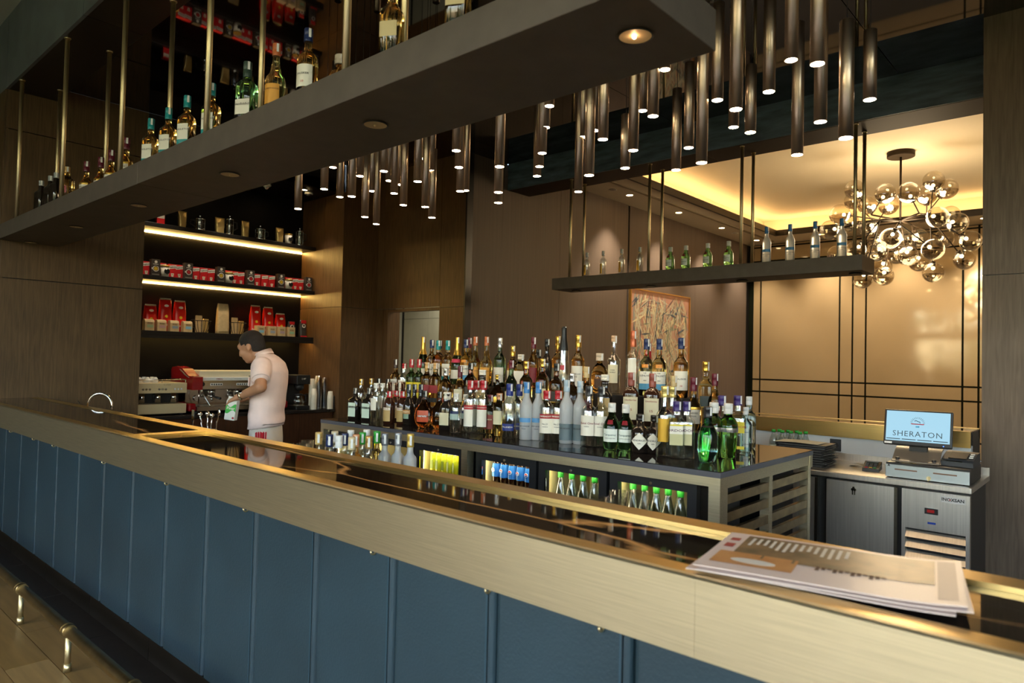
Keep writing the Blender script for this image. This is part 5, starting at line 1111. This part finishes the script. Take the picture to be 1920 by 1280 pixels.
branch = [hub+Vector((.35*math.cos(a), .35*math.sin(a), .1*math.sin(a*2.3))) for a in [k*2*math.pi/9 for k in range(9)]]
for k, b in enumerate(branch): chp('branch', MB().cyl(hub, b, .012, seg=8), DB)
for gx, gy, gr in GLB:
    D = 9.35+(799/gr-10)*.42; p = at_depth(1500+gx*.2187, 280+gy*.2187, D)
    b = min(branch+[hub], key=lambda v: (v-p).length); d = (p-b).normalized()
    arm = chp('arm', MB().cyl(b, p-d*GR*.96, .008, seg=8), DB)
    soc = chp('socket', MB().cyl(p-d*(GR+.01), p-d*(GR-.05), .034, .026, seg=12), DB, arm)
    g = obj('globe', m_top, ch, p-hub); o = obj('globe_smoked', m_bot, g)
    rot = d.to_track_quat('Z', 'Y') if False else None
    obj('bulb', m_bulb, g, -d*(GR-.075))
for dx, dy in ((0, 0),):
    l = bpy.data.lights.new('chandelier_glow', 'POINT'); l.energy = 90; l.color = (1, .76, .46); l.shadow_soft_size = .5; obj('chandelier_glow', l, ch, (0, 0, -.15))
# ---------------------------------------------------------------- painting
pt = thing('painting', 'tall abstract painting of pale shards on salmon in a thin gilt frame', 'painting', (-6.12, 10.71, .95))
y0, y1, z0, z1 = -1.02, 1.02, 0, 1.86
fr_ = mat('gilt_frame', (.55, .3, .08), .35, metal=.8)
for b in ((-.02, .03, y0, y1, z0, z0+.02), (-.02, .03, y0, y1, z1-.02, z1), (-.02, .03, y0, y0+.02, z0, z1), (-.02, .03, y1-.02, y1, z0, z1)): box(*b).build('frame', fr_, pt)
box(-.019, .012, y0+.02, y1-.02, z0+.02, z1-.02).build('canvas', mat('salmon_paint', 'b98a76', .6, var=.12, vs=4), pt)
rp = random.Random(5)
for c, n in (('c4bca4', 150), ('8f9691', 100), ('d6caa6', 130), ('4d5563', 70), ('77836f', 60), ('b0a08a', 60), ('c9c2ae', 60)):
    mb = MB()
    for k in range(n):
        cy, cz = rp.uniform(y0+.12, y1-.12), rp.uniform(.12, z1-.12); ln = rp.uniform(.14, .6); a = rp.choice((R(90)+rp.gauss(0, .35), rp.uniform(0, math.pi))); wd = rp.uniform(.012, .055)
        dy, dz = math.cos(a)*ln/2, math.sin(a)*ln/2; ny_, nz_ = -math.sin(a)*wd/2, math.cos(a)*wd/2; x = .0125+rp.uniform(0, .004)
        q = [(cy-dy, cz-dz), (cy+ny_*.9, cz+nz_*.9), (cy+dy, cz+dz), (cy-ny_, cz-nz_)]
        q = [(min(max(u, y0+.03), y1-.03), min(max(v, .03), z1-.03)) for u, v in q]
        mb.add([(x, u, v) for u, v in q], [(0, 1, 2, 3)])
    o = mb.build('brush_strokes', mat('paint_'+c, c, .55), pt); o['kind'] = 'stuff'
# ---------------------------------------------------------------- things on and behind the bar
MN = Matrix.Translation((-.52, 1.69, ZB)) @ Matrix.Rotation(R(10.5), 4, 'Z')
mw, mh = .262, .18
for i, (dx, dy, rz) in enumerate(((-.012, .0, -2), (.006, -.004, 1.5), (0, .004, 0))):
    t = thing('menu', ('bottom', 'middle', 'top')[i]+' large printed menu of the pile on the bar', 'menu', MN @ Vector((dx, dy, i*.0062)), R(10.5+rz), 'pile of printed menus on the bar')
    n = 10; poly = []
    for k in range(n+1):
        u = k/n; poly.append((-mw+2*mw*u, .0005+.004*(1-(2*u-1)**2)*.5+(.010+.004*i)*max(0, u-.72)**2/.08*.6))
    sh = MB().prism(poly+[(x, z+.0022) for x, z in reversed(poly)], 'y', -mh, mh).build('sheet', mat('menu_paper', 'e6d2c9', .35), t)
    if i == 2:
        def zz(x): u = (x+mw)/(2*mw); return .0032+.004*(1-(2*u-1)**2)*.5+.018*max(0, u-.72)**2/.08*.6
        def patch(n_, x0, x1, ya, yb, m, k=6):
            vs = []; fs = []
            for a in range(k+1):
                x = x0+(x1-x0)*a/k; vs += [(x, ya, zz(x)+(.0004 if n_ == 'picture' else .0007)), (x, yb, zz(x)+(.0004 if n_ == 'picture' else .0007))]
            for a in range(k): fs.append((2*a, 2*a+2, 2*a+3, 2*a+1))
            MB().add(vs, fs).build(n_, m, sh)
        patch('picture', -.21, .21, -.05, .16, mat('menu_photo', '8a6a48', .35, col2='3a3524', vs=14))
        patch('picture', -.24, -.06, -.13, -.02, mat('menu_photo_bread', 'b9763c', .35, col2='d89a5a', vs=10))
        patch('picture', .215, .25, -.15, .16, mat('menu_flap', 'cbb6aa', .4))
        for k in range(14): patch('lettering', -.195+k*.017, -.187+k*.017, .06+.02*math.sin(k), .14, PW, 1)
        for k in range(12): patch('lettering', -.02+k*.012, -.012+k*.012, -.075+.01*(k % 3), -.04, mat('menu_ink', '5a3b30', .6), 1)
        MB().lathe([(.05, 0), (.05, .0004)], 24, Matrix.Translation((-.15, -.09, zz(-.15)+.001)) @ Matrix.Diagonal((1, .4, 1, 1))).build('picture', PW, sh)
        patch('mark', -.245, -.222, .02, .06, PR, 1); patch('mark', -.245, -.222, .09, .12, PR, 1)
# tap behind the bar
t = thing('tap', 'chrome swan-neck tap arching up behind the far end of the bar', 'tap', (-6.86, 2.16, .86), R(42))
pts = [(-.09, 0, 0), (-.105, 0, .235)]+[(-.105*math.cos(R(a)), 0, .235+.105*math.sin(R(a))) for a in range(15, 181, 15)]+[(.105, 0, .20)]
MB().tube(pts, .012, 10).build('spout', CHROME, t); MB().lathe([(.026, 0), (.022, .03), (.014, .06)], 16, Matrix.Translation((-.09, 0, 0))).build('base', CHROME, t)
MB().cyl((-.09, 0, .12), (-.20, 0, .27), .006, seg=8).build('lever', CHROME, t)
# cutlery jar
t = thing('cutlery_jar', 'steel jar behind the bar holding bar spoons', 'jar', (-4.80, 2.2, .86)); MB().lathe([(.05, 0), (.055, .004), (.055, .19), (.05, .19), (.05, .01)], 20, cap1=False).build('jar', STEEL, t)
p = on_y(362, 768, 2.2)
t = thing('fork', 'steel fork standing tines up behind the bar', 'fork', (p.x, 2.2, .86)); zt = p.z-.86
MB().box(-.006, .006, -.0015, .0015, 0, zt-.10).build('handle', CHROME, t)
MB().prism([(-.006, zt-.10), (.006, zt-.10), (.017, zt-.075), (.018, zt-.045), (-.018, zt-.045), (-.017, zt-.075)], 'y', -.0012, .0012).build('neck', CHROME, t)
for k in range(4): MB().box(-.0178+k*.01, -.0118+k*.01, -.0011, .0011, zt-.046, zt).build('tine', CHROME, t)
for i, (px, py, lean) in enumerate(((375, 776, .06), (389, 775, .05), (397, 778, .12), (411, 772, .2))):
    p = on_y(px, py, 2.2); b = Vector((-4.82+i*.02, 2.2, .875)); d = p-b
    t = thing('bar_spoon', '%s twisted steel bar spoon from left in the jar' % nth(i), 'bar spoon', b, 0, 'bar spoons in the jar')
    MB().tube([d*(k/24)+Vector((.0022*math.cos(k*1.3), .0022*math.sin(k*1.3), 0)) for k in range(25)], .004, 6).build('shaft', CHROME, t)
    MB().ball(d, .016, 12, 8, (1, .5, 1.6) if i == 3 else (1, 1, 1)).build('end', CHROME, t)
t = thing('straw_cup', 'cup of red straws behind the bar in front of the barista', 'cup', (on_y(489, 815, 2.2).x, 2.2, .86)); MB().lathe([(.035, 0), (.042, .13), (.039, .13), (.033, .006)], 18, cap1=False).build('cup', BLKP, t)
for k in range(20):
    a = k*2.4; r_ = .004+.026*math.sqrt(k/20); MB().cyl((r_*math.cos(a), r_*math.sin(a), .01), (r_*1.25*math.cos(a), r_*1.25*math.sin(a), .235), .003, seg=6).build('straw', mat('red_straw', 'c21f3a', .35), t)
TG = thin_glass('tumbler_glass', 'f2f6f6', 1.5, 0, .06)
for i, px in enumerate((548, 562, 577, 590, 1128, 1146, 1165, 1184)):
    p = on_y(px, 830 if px < 700 else 930, 2.15)
    t = thing('tumbler', 'glass tumbler behind the bar, %s from left %s' % (nth(i % 4), 'by the straws' if i < 4 else 'before the water fridges'), 'glass', (p.x, 2.12+.08*(i % 2), .86), 0, 'tumblers behind the bar')
    hh = p.z-.86+.012*(i % 2); MB().lathe([(.027, 0), (.03, .004), (.036, hh), (.0345, hh), (.028, .014), (.002, .012)], 18, cap1=False).build('bowl', TG, t)
# ---------------------------------------------------------------- barista
def remesh(name, mb, m, vox, smooth=8, parent=None, fac=.6):
    me = bpy.data.meshes.new(name); me.from_pydata(mb.v, [], mb.f)
    o = bpy.data.objects.new(name, me); COL.objects.link(o)
    r = o.modifiers.new('r', 'REMESH'); r.mode = 'VOXEL'; r.voxel_size = vox; r.use_smooth_shade = True
    if smooth: s = o.modifiers.new('s', 'SMOOTH'); s.iterations = smooth; s.factor = fac
    me2 = bpy.data.meshes.new_from_object(o.evaluated_get(bpy.context.evaluated_depsgraph_get()))
    bpy.data.objects.remove(o); me2.materials.clear(); me2.materials.append(m)
    for p in me2.polygons: p.use_smooth = True
    return obj(name, me2, parent)
# local frame: x forward, y to his left (towards the viewer), z up
class BD(MB):
    def cap(s, p0, r0, p1, r1, sc=None):
        p0, p1 = Vector(p0), Vector(p1); s.cyl(p0, p1, r0, r1, 14); s.ball(p0, r0, 14, 8); s.ball(p1, r1, 14, 8); return s
    def ell(s, c, rad, rot=None): return s.ball(c, 1, 20, 12, rad, rot)
    def loft(s, rings, seg=22, pw=2.4):
        """rings of (cx,cy,cz, ax, ay): horizontal superellipses"""
        vs = []; fs = []
        for cx, cy, cz, ax, ay in rings:
            for k in range(seg):
                a = 2*math.pi*k/seg; c, sn = math.cos(a), math.sin(a); q = (abs(c)**pw+abs(sn)**pw)**(-1/pw); vs.append((cx+ax*q*c, cy+ay*q*sn, cz))
        for i in range(len(rings)-1):
            for k in range(seg): k2 = (k+1) % seg; fs.append((i*seg+k, i*seg+k2, (i+1)*seg+k2, (i+1)*seg+k))
        fs += [tuple(range(seg))[::-1], tuple((len(rings)-1)*seg+k for k in range(seg))]
        return s.add(vs, fs, True)
RY = lambda d: Matrix.Rotation(R(d), 4, 'Y')
SKIN = mat('skin', 'b07f60', .5, var=.06, vs=8)
HC = Vector((.135, 0, 1.635)); HT = RY(24)               # head centre, bowed forward
def hp(x, y, z): return HC+HT.to_3x3() @ Vector((x, y, z))
SHL, ELL, WRL = (-.02, .165, 1.495), (-.095, .30, 1.335), (.105, .215, 1.258)
SHR, ELR, WRR = (.0, -.165, 1.495), (.05, -.25, 1.30), (.25, -.15, 1.22)
b = BD()
b.ell(hp(-.012, 0, .025), (.098, .077, .098), HT).ell(hp(.035, 0, -.03), (.062, .060, .085), HT).ell(hp(.055, 0, -.085), (.032, .036, .028), HT)
b.ell(hp(.075, 0, .035), (.022, .055, .03), HT).cap(hp(.092, 0, .015), .009, hp(.106, 0, -.022), .0125).ell(hp(.098, 0, -.03), (.012, .018, .010), HT)
b.ell(hp(.086, 0, -.055), (.012, .024, .007), HT).ell(hp(.085, 0, -.066), (.012, .022, .007), HT)
for s in (-1, 1):
    b.ell(hp(-.012, s*.079, -.005), (.019, .009, .032), HT @ RY(-12)); b.ell(hp(.072, s*.04, -.015), (.02, .02, .022), HT)
b.cap(hp(-.03, 0, -.05), .055, (.02, 0, 1.52), .06)
b.loft([(-.01, 0, .90, .095, .14), (-.012, 0, 1.05, .095, .14), (-.016, 0, 1.2, .10, .145), (-.022, 0, 1.38, .10, .15), (-.02, 0, 1.48, .085, .135), (.01, 0, 1.55, .06, .07)])
for sh, el, wr in ((SHL, ELL, WRL), (SHR, ELR, WRR)):
    b.cap(sh, .052, el, .043); b.cap(el, .045, wr, .029)
for s in (-1, 1):
    b.cap((0, s*.085, .90), .085, (.02, s*.09, .48), .055).cap((.02, s*.09, .48), .053, (-.01, s*.095, .09), .038).cap((-.02, s*.095, .05), .036, (.13, s*.10, .03), .03)
# hands: palm, four fingers, thumb
def hand(wr, fw, dn, side):
    """fw: finger direction, dn: palm normal"""
    wr, fw, dn = Vector(wr), Vector(fw).normalized(), Vector(dn).normalized(); ac = fw.cross(dn).normalized()*side
    b.cap(wr, .028, wr+fw*.035, .026)
    for k in range(4): o_ = ac*(-.030+.020*k); b.cap(wr+fw*.025+o_*.6, .016, wr+fw*.085+o_, .0135)
    for k, ln in enumerate((.072, .082, .076, .060)):
        o_ = ac*(-.031+.0207*k); p = wr+fw*.088+o_; a = p+fw*ln*.42+dn*ln*.22; c = a+fw*ln*.12+dn*ln*.34; e = c-fw*ln*.05+dn*ln*.28
        b.cap(p, .0092, a, .0088).cap(a, .0088, c, .0082).cap(c, .0082, e, .0072)
    p = wr+fw*.035-ac*.028; a = p+fw*.025-ac*.018+dn*.018; c = a+fw*.028-ac*.002+dn*.022; b.cap(p, .013, a, .0115).cap(a, .0115, c, .0098)
hand(WRL, (.80, -.06, -.35), (-.30, -.25, -.92), 1); hand(WRR, (.85, .2, -.4), (-.2, .1, -.9), -1)
man = remesh('person', b, SKIN, .0058, 7)
tag(man, 'barista in a pale pink shirt and cream trousers bending over a milk carton', 'person')
# eyes, brows
EYE = mat('eye_dark', '1c1410', .2)
for s in (-1, 1):
    BD().ell(hp(.087, s*.031, .012), (.008, .012, .005), HT).build('eye', EYE, man)
    BD().cap(hp(.094, s*.018, .030), .004, hp(.086, s*.048, .030), .003).build('eyebrow', mat('hair_dark', '1d1612', .6), man)
# hair
hb = BD().ell(hp(-.020, 0, .043), (.103, .083, .095), HT).ell(hp(-.052, 0, .0), (.064, .078, .078), HT)
hair = remesh('hair', hb, mat('hair_dark_brown', '231a14', .55, var=.5, vscale=(3, 30, 3), vs=20, bump=.6, bscale=80), .006, 3, man)
bm = bmesh.new(); bm.from_mesh(hair.data); inv = HT.to_3x3().inverted()
dl = []
for v in bm.verts:
    q = inv @ (v.co-HC)
    if (q.x > .05 and q.z < .085-(.105-q.x)*.35) or (q.z < -.015 and q.x > -.02) or q.z < -.085 or (q.x > .012 and q.z < .03 and abs(q.y) > .05) or q.x > .088: dl.append(v)
bmesh.ops.delete(bm, geom=dl, context='VERTS'); bm.to_mesh(hair.data); bm.free()
# shirt
SHIRT = mat('pink_linen', 'efd6cf', .75, var=.05, vs=14, bump=.25, bscale=14)
s_ = BD()
s_.loft([(-.01, 0, 1.0, .128, .178), (-.01, 0, 1.06, .128, .175), (-.012, 0, 1.13, .124, .168), (-.018, 0, 1.24, .126, .168), (-.026, 0, 1.36, .130, .176), (-.030, 0, 1.45, .124, .182), (-.024, 0, 1.52, .105, .160), (-.004, 0, 1.565, .080, .112), (.022, 0, 1.592, .062, .072)], 26, 2.3)
def lerp(a, c, t): return Vector(a)*(1-t)+Vector(c)*t
s_.cap((-.025, .15, 1.485), .082, lerp(SHL, ELL, .5), .075).cap((0, -.14, 1.485), .082, lerp(SHR, ELR, .5), .075)
shirt = remesh('shirt', s_, SHIRT, .008, 10, man)
for v in shirt.data.vertices:                              # drape folds at the waist and the back
    c = v.co; k = max(0, (1.30-c.z)/.3); c.x += .006*k*math.sin(c.z*46+c.y*9); c.y += .004*k*math.sin(c.z*38+c.x*14)
    if c.z < 1.03: c.z += -.018*(c.x/.14)
for sh, el in ((SHL, ELL), (SHR, ELR)):
    d = (Vector(el)-Vector(sh)).normalized(); e = lerp(sh, el, .62)
    MB().cyl(e-d*.03, e+d*.012, .069, .071, 20).build('sleeve_hem', SHIRT, shirt)
cl = BD(); pts = [hp(-.03, 0, -.05)+Vector((-.03, 0, 0))]
n = 20
ring = lambda cx, rx, ry, z, tl: [(cx+rx*math.cos(2*math.pi*k/n), ry*math.sin(2*math.pi*k/n), z-tl*math.cos(2*math.pi*k/n)) for k in range(n)]
rr_ = [ring(.024, .066, .074, 1.588, .012), ring(.034, .060, .064, 1.606, .026), ring(.036, .061, .066, 1.606, .028), ring(.026, .074, .082, 1.580, .016)]
MB().add(sum(rr_, []), [(j*n+k, j*n+(k+1) % n, (j+1)*n+(k+1) % n, (j+1)*n+k) for j in range(3) for k in range(n)], True).build('collar', SHIRT, shirt)
MB().box(.098, .105, .05, .10, 1.33, 1.40).build('pocket', SHIRT, shirt); MB().box(.098, .108, .065, .085, 1.405, 1.412).build('pen_clip', BLKP, shirt)
# trousers, belt, shoes, watch
tr = BD().loft([(-.01, 0, .80, .118, .168), (-.01, 0, .92, .118, .166), (-.01, 0, 1.02, .110, .155)], 26, 2.3)
for s in (-1, 1): tr.cap((0, s*.09, .86), .105, (.02, s*.095, .48), .078).cap((.02, s*.095, .48), .076, (-.01, s*.10, .10), .066)
remesh('trousers', tr, mat('cream_trousers', 'e3d9ca', .7, var=.05, vs=10, bump=.2, bscale=12), .009, 8, man)
MB().lathe([(.113, 1.0), (.113, 1.028)], 28, Matrix.Diagonal((1, 1.4, 1, 1))).build('belt', BLKP, man)
for s in (-1, 1): remesh('shoe', BD().cap((-.04, s*.10, .05), .046, (.14, s*.105, .04), .04).ell((.05, s*.10, .02), (.14, .05, .025)), BLKP, .008, 4, man)
wd = (Vector(WRL)-Vector(ELL)).normalized(); wc_ = lerp(ELL, WRL, .93)
MB().cyl(wc_-wd*.011, wc_+wd*.011, .035, .034, 20).build('watch_strap', mat('watch_steel', (.7, .6, .4), .25, metal=1), man)
MB().cyl(wc_+Vector((0, .020, .024)), wc_+Vector((0, .026, .032)), .017, seg=18).build('watch_face', CHROME, man)
PD = at_depth(500, 700, 5.55)
man.location = (PD.x, PD.y, 0.0); man.rotation_euler = (0, 0, math.atan2(-.60, -.80))
# milk carton held below his left hand
F = Vector((math.cos(man.rotation_euler.z), math.sin(man.rotation_euler.z), 0)); Lf = Vector((-F.y, F.x, 0))
hw = Vector((PD.x, PD.y, 0))+F*.185+Lf*.205
t = thing('milk_carton', 'white and green milk carton hanging from the barista hand', 'carton', (hw.x, hw.y, 1.072)); t.scale = (.88, .88, .84)
t.rotation_euler = (0, R(-7), man.rotation_euler.z+R(6))
bd = box(-.045, .045, -.035, .035, 0, .175, .002).build('carton', mat('carton_white', 'dcdcd4', .4), t)
MB().prism([(-.035, .175), (.035, .175), (.004, .20), (.004, .212), (-.004, .212), (-.004, .20)], 'x', -.045, .045).build('gable', mat('carton_white', 'dcdcd4', .4), t)
def wave(y, m, n_):
    top = [(-.0445+.089*k/8, .135+.016*math.sin(k*.8+1)) for k in range(9)]; bot = [(-.0445+.089*k/8, .075+.018*math.sin(k*.7)) for k in range(9)]
    MB().add([(x, y, z) for x, z in top]+[(x, y, z) for x, z in bot], [(k, k+1, 9+k+1, 9+k) for k in range(8)]).build(n_, m, bd)
wave(-.0356, mat('carton_green', '2fa63a', .4), 'band'); wave(.0356, mat('carton_green', '2fa63a', .4), 'band')
for s, yy in ((1, -.0362), (-1, .0362)):
    M_ = Matrix.Translation((0, yy, .108)) @ (Matrix() if s == 1 else Matrix.Rotation(R(180), 4, 'Z')) @ Matrix.Rotation(R(90), 4, 'X')
    text('lettering', 'Pınar', .034, PW, bd, M_, .02); 
    MB().lathe([(.010, 0), (.010, .0006)], 14, Matrix.Translation((.03*s, yy, .022)) @ Matrix.Rotation(R(90), 4, 'X')).build('seal', PR, bd)
